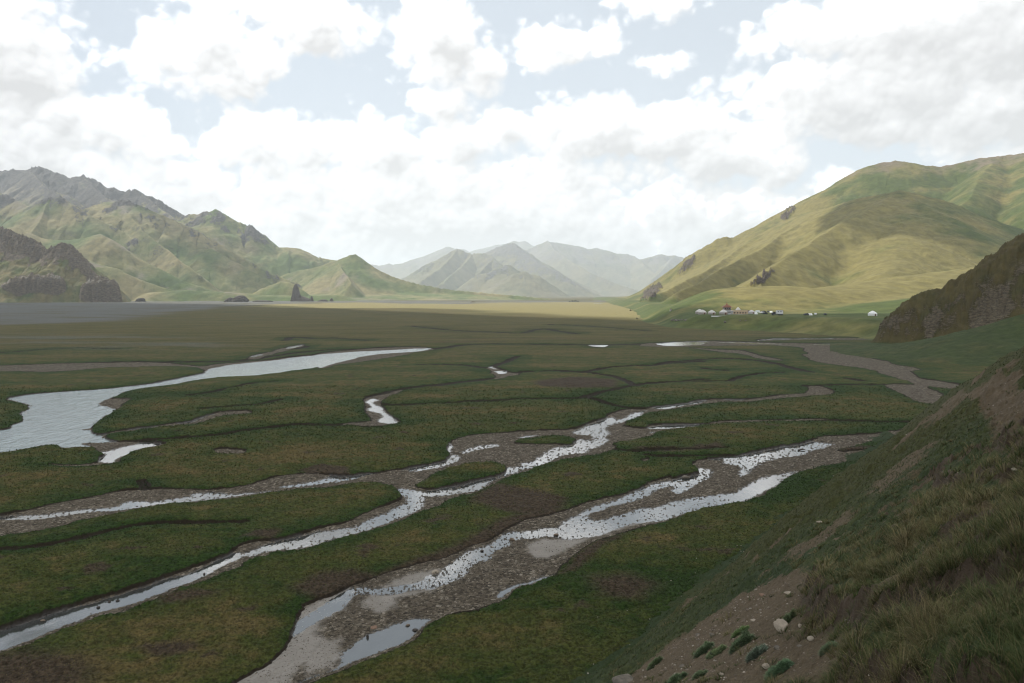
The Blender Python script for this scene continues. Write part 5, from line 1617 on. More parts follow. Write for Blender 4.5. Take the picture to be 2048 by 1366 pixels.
# gravel bars in the stream beds
gx, gy, gz, gt, gw, gs = (PL[k].ravel() for k in ('X', 'Y', 'z', 'tb', 'wat', 'sand'))
c = np.nonzero((gt > 0.85) & (gy < 260) & (gy > 40))[0]
c = c[rng.random(len(c)) < np.clip((1 - 0.80 * gs[c]) * np.where(gw[c] > 0.5, 0.35, 1.0), 0, 1)]
c = rng.choice(c, min(46000, len(c)), replace=False)
sz = (0.07 + 0.15 * rng.random(len(c)) ** 2.5) * np.clip(gy[c] / 95, 0.8, 2.2)
rubble('gravel', gx[c] + rng.normal(0, 0.06, len(c)), gy[c] + rng.normal(0, 0.06, len(c)), gz[c] + sz * 0.08, sz, rubble_mat('gravel_stone', (0.032, 0.027, 0.020), (0.15, 0.124, 0.090), (0.27, 0.23, 0.175)), 'wet brown gravel and cobbles lying along the stream beds', 0.5)


def bed_stone(pxl, wpx, hpx, mat, seed, label, name='boulder', sink=0.3):
    q = on_plane([pxl], WL)[0]
    s = q[1] / F
    stone(name, (q[0], q[1], WL), (wpx * s, wpx * s * 0.8, hpx * s), mat, seed, label, 'boulder', ICO3, sink, 'boulders in the streams')


P_ = lambda c, x, y: px(c, [(x, y)])[0]
bed_stone(P_('C', 1240, 355), 14, 9, SM_BROWN, 31, 'brown rounded boulder on the upper edge of the broad bottom stream')
bed_stone(P_('C', 1065, 418), 9, 5, SM_DARK, 32, 'dark flat boulder standing in the broad bottom stream')
bed_stone(P_('C', 430, 868), 22, 7, SM_RUST, 33, 'flat tan boulder on the gravel beside the still blue pool')
bed_stone(P_('C', 395, 922), 7, 9, SM_DARK, 34, 'small upright dark boulder standing in the still blue pool')
bed_stone(P_('C', 632, 852), 10, 6, SM_BROWN, 35, 'brown boulder near the far end of the still blue pool')
bed_stone(P_('C', 672, 880), 14, 5, SM_DARK, 36, 'low dark boulder against the grassy bank of the still blue pool')
bed_stone(P_('C', 1170, 288), 11, 6, SM_RUST, 37, 'pale reddish boulder on the muddy bank above the broad bottom stream')
bed_stone(P_('C', 790, 545), 20, 10, SM_PALE, 38, 'pale flat slab where the broad stream narrows to rapids')
bed_stone(P_('C', 1500, 325), 14, 7, SM_BROWN, 39, 'brown boulder between the two arms of the broad stream')
bed_stone(P_('F', 195, 868), 20, 10, SM_GREY, 40, 'big flat grey boulder in the water by the rounded grass bank')
bed_stone(P_('F', 882, 800), 13, 7, SM_GREY, 41, 'grey boulder at the end of the grass tongue below the log pool')
bed_stone(P_('F', 930, 796), 9, 4, SM_PALE, 42, 'low pale boulder next to the grey one on the grass tongue')
bed_stone(P_('B', 690, 708), 8, 4, SM_DARK, 43, 'dark boulder standing in the narrow lower left stream, right of its pair')
bed_stone(P_('B', 640, 714), 9, 4, SM_DARK, 44, 'dark boulder standing in the narrow lower left stream, left of its pair')
bed_stone(P_('B', 575, 748), 8, 5, SM_DARK, 45, 'dark boulder at the near edge of the narrow lower left stream')
bed_stone(P_('B', 250, 824), 12, 4, SM_BROWN, 46, 'flat brown boulder in the white water of the lower left stream')
bed_stone(P_('B', 1195, 552), 6, 5, SM_DARK, 47, 'dark stone on the near bank where the lower left stream bends')
bed_stone(P_('B', 1525, 1035), 12, 6, SM_BROWN, 48, 'brown boulder on the pale silt flat at the bottom')
bed_stone(P_('B', 1240, 352), 5, 5, SM_PALE, 49, 'small white stone on the grass island at lower left', 'stone')
bed_stone(P_('B', 300, 372), 9, 4, SM_PALE, 50, 'flat white stone in the grassy hollow at lower left', 'stone')
bed_stone(P_('B', 1215, 1165), 12, 7, SM_DARK, 51, 'dark boulder in the stream on the silt at the bottom edge')
bed_stone(P_('A', 525, 664), 7, 4, SM_DARK, 52, 'small dark boulder on the gravel spit of the wide river')

# driftwood log lying in the pool
q = on_plane([px('F', [(830, 716)])[0]], WL)[0]
s = q[1] / F
pts = []
nr, ns = 10, 14
L_ = 15 * s
for i in range(ns):
    t_ = i / (ns - 1)
    r_ = 0.16 * (1 - 0.45 * t_) * (1 + 0.12 * math.sin(9 * t_))
    for j in range(nr):
        a = 2 * math.pi * j / nr
        pts.append((q[0] + (t_ - 0.5) * L_, q[1] + 0.25 * math.sin(3 * t_) + r_ * math.cos(a), WL + 0.10 + 0.10 * t_ + r_ * math.sin(a) * 0.9))
fc = [[i * nr + j, i * nr + (j + 1) % nr, (i + 1) * nr + (j + 1) % nr, (i + 1) * nr + j] for i in range(ns - 1) for j in range(nr)]
lg = raw_mesh('driftwood_log', np.array(pts), np.array(fc), flat_mat('wet_wood', (0.045, 0.034, 0.027), 0.7, 0.35, 2.0))
tag(lg, 'dark driftwood log lying in the bright pool on the right', 'log')


# ---- cushion shrubs on the near slope
def shrub_mat():
    m, t, bs = new_mat('shrub_leaf')
    a = t.attr('tint')
    t.put(bs.inputs['Base Color'], a.outputs['Color'])
    bs.inputs['Roughness'].default_value = 0.75
    return m


SHM = shrub_mat()


def shrub(pxl, wpx, hpx, label, col=(0.070, 0.098, 0.050), seed=0):
    """a low dense cushion: thousands of short upright sprigs over a lumpy mound"""
    q, d = hit([pxl], hs_z, 1.6, 200, 1500)
    s = float(d[0]) / F
    rx, hz = wpx * s * 0.56, hpx * s * 0.72
    col = tuple(1.5 * k for k in col)
    r = np.random.default_rng(500 + seed)
    n = int(3000 + 70 * wpx)
    nl = 9                                   # a handful of smaller cushions grown together
    la = r.uniform(0, 6.28, nl)
    lr = 0.62 * np.sqrt(r.random(nl))
    lx, ly = rx * lr * np.cos(la), rx * 0.8 * lr * np.sin(la)
    lrad = rx * r.uniform(0.32, 0.55, nl)
    lh = hz * r.uniform(0.45, 1.0, nl) * (1.05 - 0.6 * lr)
    k = r.integers(0, nl, n)
    v = r.normal(0, 1, (n, 3))
    v[:, 2] = np.abs(v[:, 2])
    v /= np.linalg.norm(v, axis=1)[:, None]
    rr = r.uniform(0.72, 1.04, n)
    x = q[0][0] + lx[k] + v[:, 0] * lrad[k] * rr
    y = q[0][1] + ly[k] + v[:, 1] * lrad[k] * rr
    z = hs_z(x, y) + v[:, 2] * lh[k] * rr - 0.01
    ang = np.arctan2(v[:, 1], v[:, 0]) + r.normal(0, 0.9, n)
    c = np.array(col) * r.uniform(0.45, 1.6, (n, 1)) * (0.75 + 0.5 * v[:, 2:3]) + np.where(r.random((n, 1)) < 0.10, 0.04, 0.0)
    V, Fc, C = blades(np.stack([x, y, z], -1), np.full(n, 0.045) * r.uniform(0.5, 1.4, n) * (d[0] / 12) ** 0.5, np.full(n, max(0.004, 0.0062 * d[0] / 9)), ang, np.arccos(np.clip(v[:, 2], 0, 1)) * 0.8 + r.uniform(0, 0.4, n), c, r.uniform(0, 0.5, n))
    # woody base under the sprigs
    b = ICO2[0] * np.array([rx * 0.62, rx * 0.55, hz * 0.45])
    b = b * (1 + 0.18 * n3(ICO2[0], 2.0, seed))[:, None] + q[0]
    V2 = np.concatenate([V, b])
    F2 = np.concatenate([Fc, ICO2[1] + len(V)])
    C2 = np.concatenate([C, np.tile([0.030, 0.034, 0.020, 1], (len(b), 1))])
    V2 = V2 - q[0]
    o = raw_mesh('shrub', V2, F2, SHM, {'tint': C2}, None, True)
    o.location = q[0]
    tag(o, label, 'shrub', 'cushion shrubs on the dirt slope')


shrub((1408, 1305), 34, 34, 'arched dark green shrub with grey stones on its top', seed=1)
shrub((1432, 1308), 40, 16, 'low light green shrub right at the foot of the arched one', (0.085, 0.11, 0.05), 2)
shrub((1485, 1292), 44, 46, 'tall dark shrub in the middle of the dirt slope', seed=3)
shrub((1510, 1312), 40, 32, 'blue grey shrub touching the tall dark one from below', (0.085, 0.108, 0.075), 4)
shrub((1556, 1346), 52, 36, 'round dark green cushion shrub right of a pale stone at the bottom', (0.060, 0.098, 0.050), 5)
shrub((1355, 1362), 34, 26, 'dark shrub cut by the bottom edge of the photo', seed=6)
shrub((1400, 1352), 26, 14, 'small thin shrub low on the rubble near the bottom edge', (0.06, 0.08, 0.04), 7)
shrub((1310, 1332), 26, 22, 'small shrub on the left edge of the dirt slope', (0.065, 0.088, 0.04), 8)
shrub((1580, 1240), 24, 26, 'green tuft like shrub directly behind the pitted boulder', (0.068, 0.088, 0.042), 9)
shrub((1660, 1300), 30, 20, 'dark shrub alone under the overhanging turf edge', (0.060, 0.085, 0.045), 10)
shrub((1480, 1268), 30, 18, 'bright green low shrub above the tall dark one', (0.075, 0.108, 0.04), 11)
# ------------------------------------------------------------------ rocks standing at the foot of the left-hand hills
ROCK_DARK = hill_mat('bluff_rock', (0.075, 0.095, 0.028), (0.15, 0.125, 0.055), (0.125, 0.098, 0.066), (0.26, 0.23, 0.19), 0.05)


def build_bluff():
    X, Y = polar(-0.86, -0.478, 620, 2700, 3330, 300)
    sh = X.shape
    x, y = X.ravel(), Y.ravel()
    C = [crest([(-400, 420, 3150), (-200, 440, 3150), (-60, 455, 3140), (-8, 462, 3130), (8, 468, 3120), (22, 484, 3110), (36, 481, 3100), (50, 484, 3090), (62, 493, 3080), (78, 502, 3060), (96, 513, 3040)], 1.5, 1.2, 1.1, .12, 40, .5, 3),
         crest([(94, 515, 3035), (106, 508, 3020), (118, 501, 3010), (132, 501, 3000), (143, 509, 2990), (152, 519, 2975), (165, 535, 2950), (180, 551, 2925), (198, 566, 2900), (215, 580, 2880)], 1.15, 1.3, 1.0, .12, 30, .6, 3),
         crest([(18, 566, 2850), (34, 557, 2845), (50, 553, 2840), (80, 552, 2840), (104, 551, 2840), (118, 553, 2845)], 32, 5, 1.0, .10, 14, 1.0, 3),
         crest([(176, 566, 2850), (190, 560, 2850), (212, 559, 2850), (226, 565, 2850), (231, 580, 2850)], 28, 5, 1.0, .10, 14, 1.0, 3),
         crest([(-200, 560, 2860), (-60, 558, 2860), (-10, 562, 2860), (8, 570, 2860)], 40, 4, 1.0, .10, 14, 1.0, 3),
         crest([(110, 575, 2850), (135, 588, 2845), (160, 590, 2845), (178, 588, 2845)], 22, 3, 1.0, .1, 12, .9, 3)]
    H, rock, near = crest_field(x, y, C, np.full(len(x), -2.5), 14, 40, 3.0, 160)
    wh = crest_field.which.reshape(sh)
    H += np.clip(rock, 0, 1) * (22 * (ridged(x / 42, y / 42 + H / 50, 4, 261) - 0.25) + 9 * ridged(x / 13, y / 13, 3, 263)) * sstep(4, 25, H)
    H += (wh.ravel() <= 1) * sstep(0.62, 0.92, near) * 26 * np.maximum(ridged(x / 27, y / 40, 3, 264) + 0.1, 0)
    H += 1.5 * fbm(x / 14, y / 14, 3, 265)
    Z = H.reshape(sh)
    sl = slope_of(X, Y, Z)
    nb = near.reshape(sh) + 0.22 * fbm(X / 28, Y / 28, 3, 267)
    rk = np.clip(np.where(wh <= 1, sstep(0.60, 0.74, nb), 0.85) + 0.5 * sstep(1.5, 2.4, sl), 0, 1)
    ledge = (wh >= 2) * sstep(0.30, 0.5, near.reshape(sh)) * sstep(0.0, 0.22, fbm(X / 22, Y / 9, 3, 268)) * sstep(40, 62, Z)
    dry = np.clip(0.55 + 0.7 * fbm(X / 60, Y / 60, 3, 269), 0, 1)
    A = np.stack([rk * (1 - 0.6 * ledge), dry, np.clip(0.1 + 0.5 * fbm(X / 40, Y / 40, 3, 271) + ledge, 0, 1), np.ones_like(rk)], -1)
    idx = np.arange(X.size, dtype=np.int32).reshape(sh)
    qd = np.stack([idx[:-1, :-1], idx[:-1, 1:], idx[1:, 1:], idx[1:, :-1]], -1).reshape(-1, 4)
    keep = ~((H < -1.0)[qd].all(1))
    o = raw_mesh('rocky_bluff', np.stack([X, Y, Z], -1).reshape(-1, 3), qd[keep], ROCK_DARK, {'cover': A})
    tag(o, 'dark brown cliff bluff with grassy shoulders at the left edge, under the left hills', 'bluff')


build_bluff()
KNOB = stone_mat('knob_rock', (0.040, 0.033, 0.028), (0.105, 0.085, 0.066), (0.065, 0.062, 0.030))


def knob(name, pxc, top, bot, wid, D, label, seed, lean=0.0, power=1.0, depth=0.7):
    """a weathered rock: rings of ragged radius narrowing upward"""
    base = at(pxc, bot, D)
    tp = at(pxc + lean, top, D)
    z0 = -1.0
    h = tp[2] - z0
    w = wid * D / F * 0.5
    nr, ns = 26, 44
    k = np.linspace(0, 1, nr)
    a = np.linspace(0, 2 * np.pi, ns, endpoint=False)
    K, Aa = np.meshgrid(k, a, indexing='ij')
    prof = (1 - K ** 1.15) ** power
    ca, sa = np.cos(Aa), np.sin(Aa)
    rough = 1 + 0.38 * ridged(ca * 1.3 + seed, sa * 1.3 + K * 2.2, 4, 700 + seed) + 0.14 * fbm(ca * 4 + seed, sa * 4 + K * 7, 3, 720 + seed)
    rad = w * prof * rough * 0.85
    x = base[0] + (tp[0] - base[0]) * K + rad * ca
    y = D + rad * sa * depth
    z = z0 + h * (K + 0.05 * np.sin(K * np.pi) * fbm(ca * 2 + seed, sa * 2, 2, 740 + seed))
    idx = np.arange(nr * ns).reshape(nr, ns)
    q = np.stack([idx[:-1], np.roll(idx[:-1], -1, 1), np.roll(idx[1:], -1, 1), idx[1:]], -1).reshape(-1, 4)
    V = np.stack([x, y, z], -1).reshape(-1, 3)
    o = raw_mesh(name, V - np.array([base[0], D, 0]), q, KNOB)
    o.location = (base[0], D, 0)
    return tag(o, label, 'rock', 'rock knobs on the far gravel plain')


knob('rock_pillar', 592, 567.5, 601.5, 21, 3250, 'tall dark rock pillar, a ragged spire rising from the far gravel plain', 1, -0.5, 0.55)
knob('rock_outcrop', 606, 590, 601.5, 44, 3260, 'low dark rock apron round the foot of the spire', 2, -9, 0.8)
knob('rock_outcrop', 623, 591.5, 601.5, 8, 3255, 'small pointed rock just right of the spire', 3, 0.5, 0.6)
knob('rock_outcrop', 645, 598.5, 601.8, 22, 3240, 'flat dark rock right of the small pointed one', 4, 2, 0.45)
knob('rock_outcrop', 663, 596, 601.5, 9, 3270, 'last little rock at the right end of the row by the spire', 5, 0, 0.6)
knob('rock_outcrop', 480, 590.5, 603.4, 34, 3050, 'rounded dark rock hump left of the spire, biggest of the humps', 6, 2, 0.42)
knob('rock_outcrop', 458, 594.5, 603.2, 22, 3080, 'smaller mossy rock leaning against the biggest hump', 7, 3, 0.5)
knob('rock_outcrop', 525, 600.4, 603.2, 42, 3060, 'long low rock ledge between the biggest hump and the spire', 8, 0, 0.3)
knob('rock_outcrop', 281, 595.8, 602.8, 21, 3130, 'dark rock block alone just right of the cliff bluff', 9, 1, 0.35)
knob('rock_outcrop', 946, 603.0, 604.6, 12, 2900, 'tiny dark rock on the far plain under the hazy mountains', 10, 0, 0.5)


# ------------------------------------------------------------------ small trees far down the valley
def leaf_mat():
    m, t, bs = new_mat('far_foliage')
    n = t.noise(t.pos(), 0.8, 4, 0.6)
    t.put(bs.inputs['Base Color'], t.mix(n, (0.022, 0.034, 0.014), (0.055, 0.072, 0.028)))
    return m


LEAF = leaf_mat()
BARK = flat_mat('bark', (0.09, 0.07, 0.05))


def far_tree(pxc, hpx, D, label, seed):
    r = np.random.default_rng(seed)
    b = at(pxc, 604, D)
    h = hpx * D / F
    e = bpy.data.objects.new('small_tree', None)
    link(e)
    e.location = (b[0], D, -0.2)
    tag(e, label, 'tree', 'small trees at the far end of the plain')
    n = 420
    c = r.normal(0, 1, (n, 3)) * np.array([0.26, 0.26, 0.20]) * h + np.array([0, 0, 0.62 * h])
    c[:, :2] *= np.clip(1.5 - c[:, 2:3] / h, 0.3, 1.2)
    t = r.normal(0, 1, (n, 3, 3)) * 0.055 * h
    V = (c[:, None] + t).reshape(-1, 3)
    raw_mesh('crown', V, np.arange(n * 3).reshape(-1, 3), LEAF, None, None, False, e)
    k = 7
    ring = np.array([[math.cos(6.283 * i / k), math.sin(6.283 * i / k)] for i in range(k)])
    tv = np.concatenate([np.c_[ring * 0.035 * h, np.zeros(k)], np.c_[ring * 0.015 * h, np.full(k, 0.6 * h)]])
    raw_mesh('trunk', tv, np.array([[i, (i + 1) % k, k + (i + 1) % k, k + i] for i in range(k)]), BARK, None, None, True, e)


for i, (x_, h_, lab) in enumerate([(1140, 3.0, 'leftmost small tree of the far row, half the height of its neighbours'), (1144.5, 4.2, 'second tree from the left in the far row'), (1148.5, 3.6, 'middle tree of the far row under the hazy slopes'),
                                   (1152, 4.4, 'tallest tree of the far row, fourth from the left'), (1156, 3.2, 'rightmost small tree of the far row')]):
    far_tree(x_, h_, 2900 + 15 * i, lab, 40 + i)


# ------------------------------------------------------------------ the yurt camp on the terrace
def verts_box(cx, cy, z0, sx, sy, sz, bev=0.0):
    x, y = sx / 2, sy / 2
    v = [(cx - x, cy - y, z0), (cx + x, cy - y, z0), (cx + x, cy + y, z0), (cx - x, cy + y, z0), (cx - x, cy - y, z0 + sz), (cx + x, cy - y, z0 + sz), (cx + x, cy + y, z0 + sz), (cx - x, cy + y, z0 + sz)]
    f = [(0, 3, 2, 1), (4, 5, 6, 7), (0, 1, 5, 4), (1, 2, 6, 5), (2, 3, 7, 6), (3, 0, 4, 7)]
    return v, f


class MB:
    def __init__(self):
        self.v, self.f = [], []

    def add(self, v, f):
        o = len(self.v)
        self.v += [tuple(p) for p in v]
        self.f += [tuple(i + o for i in q) for q in f]
        return self

    def box(self, *a):
        return self.add(*verts_box(*a))

    def lathe(self, prof, n=24, cx=0, cy=0, a0=0.0, a1=6.283185307):
        full = abs(a1 - a0 - 6.283185307) < 1e-6
        m = n if full else n + 1
        v = [(cx + r * math.cos(a0 + (a1 - a0) * i / n), cy + r * math.sin(a0 + (a1 - a0) * i / n), z) for r, z in prof for i in range(m)]
        f = []
        for j in range(len(prof) - 1):
            for i in range(n):
                k = (i + 1) % m
                f.append((j * m + i, j * m + k, (j + 1) * m + k, (j + 1) * m + i))
        return self.add(v, f)

    def wheel(self, cx, cy, cz, r, w, n=14):
        """a disc lying across x, axis along y"""
        v, f = [], []
        for s in (-1, 1):
            for rr in (r, r * 0.6):
                v += [(cx + rr * math.cos(6.283 * i / n), cy + s * w / 2, cz + rr * math.sin(6.283 * i / n)) for i in range(n)]
        for i in range(n):
            k = (i + 1) % n
            f += [(i, k, 2 * n + k, 2 * n + i), (i, n + i, n + k, k), (2 * n + i, 2 * n + k, 3 * n + k, 3 * n + i)]
        f += [tuple(range(n, 2 * n)), tuple(range(3 * n, 4 * n))]
        return self.add(v, f)

    def build(self, name, mat, parent=None, smooth=False):
        me = bpy.data.meshes.new(name)
        me.from_pydata(self.v, [], self.f)
        if smooth:
            me.polygons.foreach_set('use_smooth', [True] * len(me.polygons))
        me.materials.append(mat)
        o = bpy.data.objects.new(name, me)
        return link(o, parent)


FELT = flat_mat('white_felt', (0.52, 0.50, 0.47), 0.9, 0.12, 0.8)
FELT_B = flat_mat('bright_felt', (0.78, 0.78, 0.76), 0.9, 0.08, 0.8)
FELT_W = flat_mat('beige_felt', (0.33, 0.30, 0.27), 0.9, 0.12, 0.8)
BAND = flat_mat('woven_band', (0.20, 0.12, 0.09))
WOODR = flat_mat('red_painted_wood', (0.28, 0.065, 0.035))
WOODB = flat_mat('brown_wood', (0.11, 0.075, 0.05))
WHITE = flat_mat('white_paint', (0.62, 0.62, 0.63), 0.6, 0.06)
PLASTER = flat_mat('tan_plaster', (0.52, 0.40, 0.27), 0.9, 0.10)
GREYP = flat_mat('grey_plaster', (0.42, 0.38, 0.36), 0.9, 0.10)
ROOFR = flat_mat('rusty_red_roof', (0.20, 0.085, 0.05), 0.6, 0.2)
GLASS = flat_mat('dark_glass', (0.02, 0.022, 0.026), 0.15, 0.05)
RUBBER = flat_mat('tyre_rubber', (0.02, 0.02, 0.02), 0.8)
DARKP = flat_mat('dark_paint', (0.03, 0.032, 0.04), 0.4, 0.1)
STEEL = flat_mat('grey_steel', (0.25, 0.25, 0.26), 0.4, 0.1)
CANV = flat_mat('pale_canvas', (0.50, 0.47, 0.46), 0.9, 0.15)
CANVG = flat_mat('grey_green_canvas', (0.42, 0.46, 0.44), 0.9, 0.15)


def root(name, pxl, label, cat, group=None, D=None, rz=0.0):
    q, d = hit([pxl], rh_z, 470, 1400, 1600)
    if D is not None:                     # further back or nearer than what its neighbours stand on
        D = float(d[0]) + (D - 700 if D >= 690 else 0)
    p = q[0] if D is None else np.array([*at(pxl[0], pxl[1], D)[:2], 0])
    if D is not None:
        p[2] = float(rh_z(np.array([p[0]]), np.array([p[1]]))[0])
    e = bpy.data.objects.new(name, None)
    link(e)
    e.location = (p[0], p[1], p[2] - 0.05)
    e.rotation_euler = (0, 0, rz)
    tag(e, label, cat, group)
    return e, float(p[1]) / F


def yurt(pxl, wpx, label, wall=FELT_W, roof=FELT, D=None, hk=1.0):
    e, s = root('yurt', pxl, label, 'yurt', 'yurts of the camp', D)
    R_ = wpx * s / 2
    wh, rh = 0.52 * R_ * hk, 0.62 * R_ * hk
    MB().lathe([(R_ * 0.97, -0.3), (R_, 0.0), (R_ * 1.01, wh * 0.6), (R_, wh)], 28).build('wall', wall, e, True)
    MB().lathe([(R_ * 1.05, wh - 0.12), (R_ * 1.03, wh + 0.02), (R_ * 0.80, wh + rh * 0.36), (R_ * 0.45, wh + rh * 0.74), (R_ * 0.20, wh + rh * 0.93), (R_ * 0.02, wh + rh)], 28).build('roof', roof, e, True)
    MB().lathe([(R_ * 0.21, wh + rh * 0.90), (R_ * 0.23, wh + rh * 0.97), (R_ * 0.16, wh + rh * 1.03), (R_ * 0.01, wh + rh * 1.05)], 16).build('crown_cap', roof, e, True)
    MB().lathe([(R_ * 1.02, wh * 0.86), (R_ * 1.035, wh * 0.93), (R_ * 1.02, wh * 0.985)], 28).build('band', BAND, e, True)
    d = MB().box(0.25 * R_, -R_ * 1.0, 0.0, 0.34 * R_, 0.16, wh * 0.92).build('door', WOODR, e)
    MB().box(0.25 * R_, -R_ * 1.0 - 0.11, 0.02, 0.24 * R_, 0.05, wh * 0.82).build('panel', WOODB, d)
    return e


yurt((1399, 628.3), 16, 'pale yurt at the left end of the camp, half hidden behind its neighbour', D=712)
yurt((1405, 628.6), 16, 'grey white yurt second from the left, in front of the half hidden one', D=700)
yurt((1423.5, 628.6), 15, 'pale yurt standing alone between the left pair and the tower')
yurt((1447, 628.6), 17, 'darker grey yurt pitched at the foot of the red roofed tower', D=698)
yurt((1476, 627.0), 11, 'yurt with only its roof showing behind the tan building', D=712, hk=1.9)
yurt((1745, 631.3), 17, 'bright white yurt far out alone on the green slope at right', FELT_B, FELT_B)
yurt((1503, 628.0), 13, 'greyish yurt just right of the tan building', CANV, CANV, D=712)

# tower with a hipped red roof and a spire
e, s = root('watchtower', (1453.5, 627.5), 'tall pale pavilion with a flared red hipped roof and red spire', 'tower', None, 716)
w = 13.5 * s
b = MB().box(0, 0, 0, w, w * 0.8, 12.2 * s).build('wall', GREYP, e)
for k in (-1, 0, 1):
    f_ = MB().box(k * w * 0.29, -w * 0.4 - 0.03, 8.6 * s, w * 0.17, 0.10, 2.2 * s).build('window', WOODB, b)
    MB().box(k * w * 0.29, -w * 0.4 - 0.09, 8.9 * s, w * 0.12, 0.05, 1.6 * s).build('pane', GLASS, f_)
MB().box(0, -w * 0.52, 6.9 * s, w * 1.02, w * 0.24, 0.9 * s).build('balcony', WOODB, e)
r_ = MB()
rw, rd, z0 = w * 0.76, w * 0.66, 12.0 * s
r_.add([(-rw, -rd, z0), (rw, -rd, z0), (rw, rd, z0), (-rw, rd, z0), (-rw * .45, -rd * .4, z0 + 3.6 * s), (rw * .45, -rd * .4, z0 + 3.6 * s), (rw * .45, rd * .4, z0 + 3.6 * s), (-rw * .45, rd * .4, z0 + 3.6 * s), (-rw * .10, 0, z0 + 6.0 * s), (rw * .10, 0, z0 + 6.0 * s)],
       [(0, 1, 5, 4), (1, 2, 6, 5), (2, 3, 7, 6), (3, 0, 4, 7), (4, 5, 9, 8), (5, 6, 9), (6, 7, 8, 9), (7, 4, 8), (0, 3, 2, 1)])
ro_ = r_.build('roof', ROOFR, e)
MB().lathe([(0.55, z0 + 5.2 * s), (0.45, z0 + 7.2 * s), (0.18, z0 + 8.0 * s), (0.15, z0 + 10.0 * s), (0.01, z0 + 11.5 * s)], 10).build('spire', WOODR, ro_, True)

# long tan building with five dark windows
e, s = root('tan_building', (1479, 628.8), 'long low tan building with five dark windows and a parapet', 'building', None, 700)
L_, h_ = 28.5 * s, 7.8 * s
b = MB().box(0, 0, -0.3, L_, 6.5, h_ + 0.3).build('wall', PLASTER, e)
for k in range(5):
    f_ = MB().box((-11.5 + 5.45 * k) * s, -3.26, 2.1 * s, 2.6 * s, 0.14, 2.7 * s).build('window', WOODB, b)
    MB().box((-11.5 + 5.45 * k) * s, -3.35, 2.4 * s, 2.0 * s, 0.06, 2.1 * s).build('pane', GLASS, f_)
MB().box(0, 0, h_, L_ + 0.5, 7.0, 0.32).build('parapet', PLASTER, e)
MB().box(0, -3.3, -0.28, L_ + 0.25, 0.24, 0.75).build('plinth', GREYP, e)

e, s = root('annex', (1459.5, 628.6), 'small white annex with a dark canopy wedged between yurt and tan building', 'building', None, 702)
b = MB().box(0, 0, -0.3, 10.5 * s, 5.5, 6.6 * s).build('wall', WHITE, e)
MB().box(-0.8 * s, -0.4, 6.6 * s - 0.28, 15 * s, 7.0, 0.5).build('roof', WHITE, e)
MB().box(-2.4 * s, -3.1, 3.6 * s, 4.6 * s, 0.9, 0.30).build('canopy', WOODB, e)
MB().box(2.6 * s, -2.8, -0.2, 1.6 * s, 0.12, 3.6 * s).build('door', GREYP, e)

e, s = root('low_wall', (1439, 629.8), 'long low whitewashed wall on the turf before the yurts', 'wall', None, 690)
MB().box(0, 0, -0.4, 33 * s, 0.5, 0.95).build('wall_body', WHITE, e)
MB().box(0, 0, 0.55, 33.4 * s, 0.62, 0.10).build('coping', CANV, e)
e, s = root('shed', (1494.5, 627.6), 'brown wooden shed against the right end of the tan building', 'shed', None, 708)
MB().box(0, 0, -0.2, 5.0 * s, 4.5, 6.0 * s).build('wall', flat_mat('shed_boards', (0.20, 0.14, 0.11), 0.9, 0.25), e)
MB().add([(-2.9 * s, -2.7, 6.0 * s - 0.2), (2.9 * s, -2.7, 6.0 * s - 0.2), (2.9 * s, 2.7, 6.9 * s), (-2.9 * s, 2.7, 6.9 * s), (-2.9 * s, -2.7, 6.3 * s - 0.2), (2.9 * s, -2.7, 6.3 * s - 0.2), (2.9 * s, 2.7, 7.2 * s), (-2.9 * s, 2.7, 7.2 * s)],
         [(0, 3, 2, 1), (4, 5, 6, 7), (0, 1, 5, 4), (1, 2, 6, 5), (2, 3, 7, 6), (3, 0, 4, 7)]).build('roof', WOODB, e)


def tent(pxl, wpx, hpx, label, mat, D=None, rz=0.0):
    e, s = root('ridge_tent', pxl, label, 'tent', 'tents of the camp', D, rz)
    w, h, l = wpx * s / 2, hpx * s, wpx * s * 0.45
    MB().add([(-w, -l, 0), (w, -l, 0), (w, l, 0), (-w, l, 0), (-w * .92, 0, h), (0, 0, h * .93), (w * .92, 0, h)],
             [(0, 1, 6, 5, 4), (2, 3, 4, 5, 6), (1, 2, 6), (3, 0, 4)]).build('canvas', mat, e)
    MB().box(w * 0.2, -l * 0.62, 0.02, w * 0.35, 0.12, h * 0.5).build('door_flap', DARKP if mat is not CANVG else GREYP, e)
    for k in (-1, 1):
        MB().box(k * w * 0.97, 0, 0, 0.10, 0.10, h * 1.06).build('pole', WOODB, e)


tent((1515, 625.5), 8.5, 4.5, 'pale grey green tent, highest of the tents right of the tan building', CANVG, 710)
tent((1511.5, 628.4), 6, 4.0, 'small white tent on the turf in front of the grey green one', FELT_B, 700, 0.5)
tent((1542, 625.6), 5.5, 3.4, 'white tent behind the parked cars, nearest to the truck', FELT_B, 710, -0.3)
tent((1620, 630.4), 8, 4.0, 'white tent of the small outlying camp in the middle of the slope', FELT_B, 668)


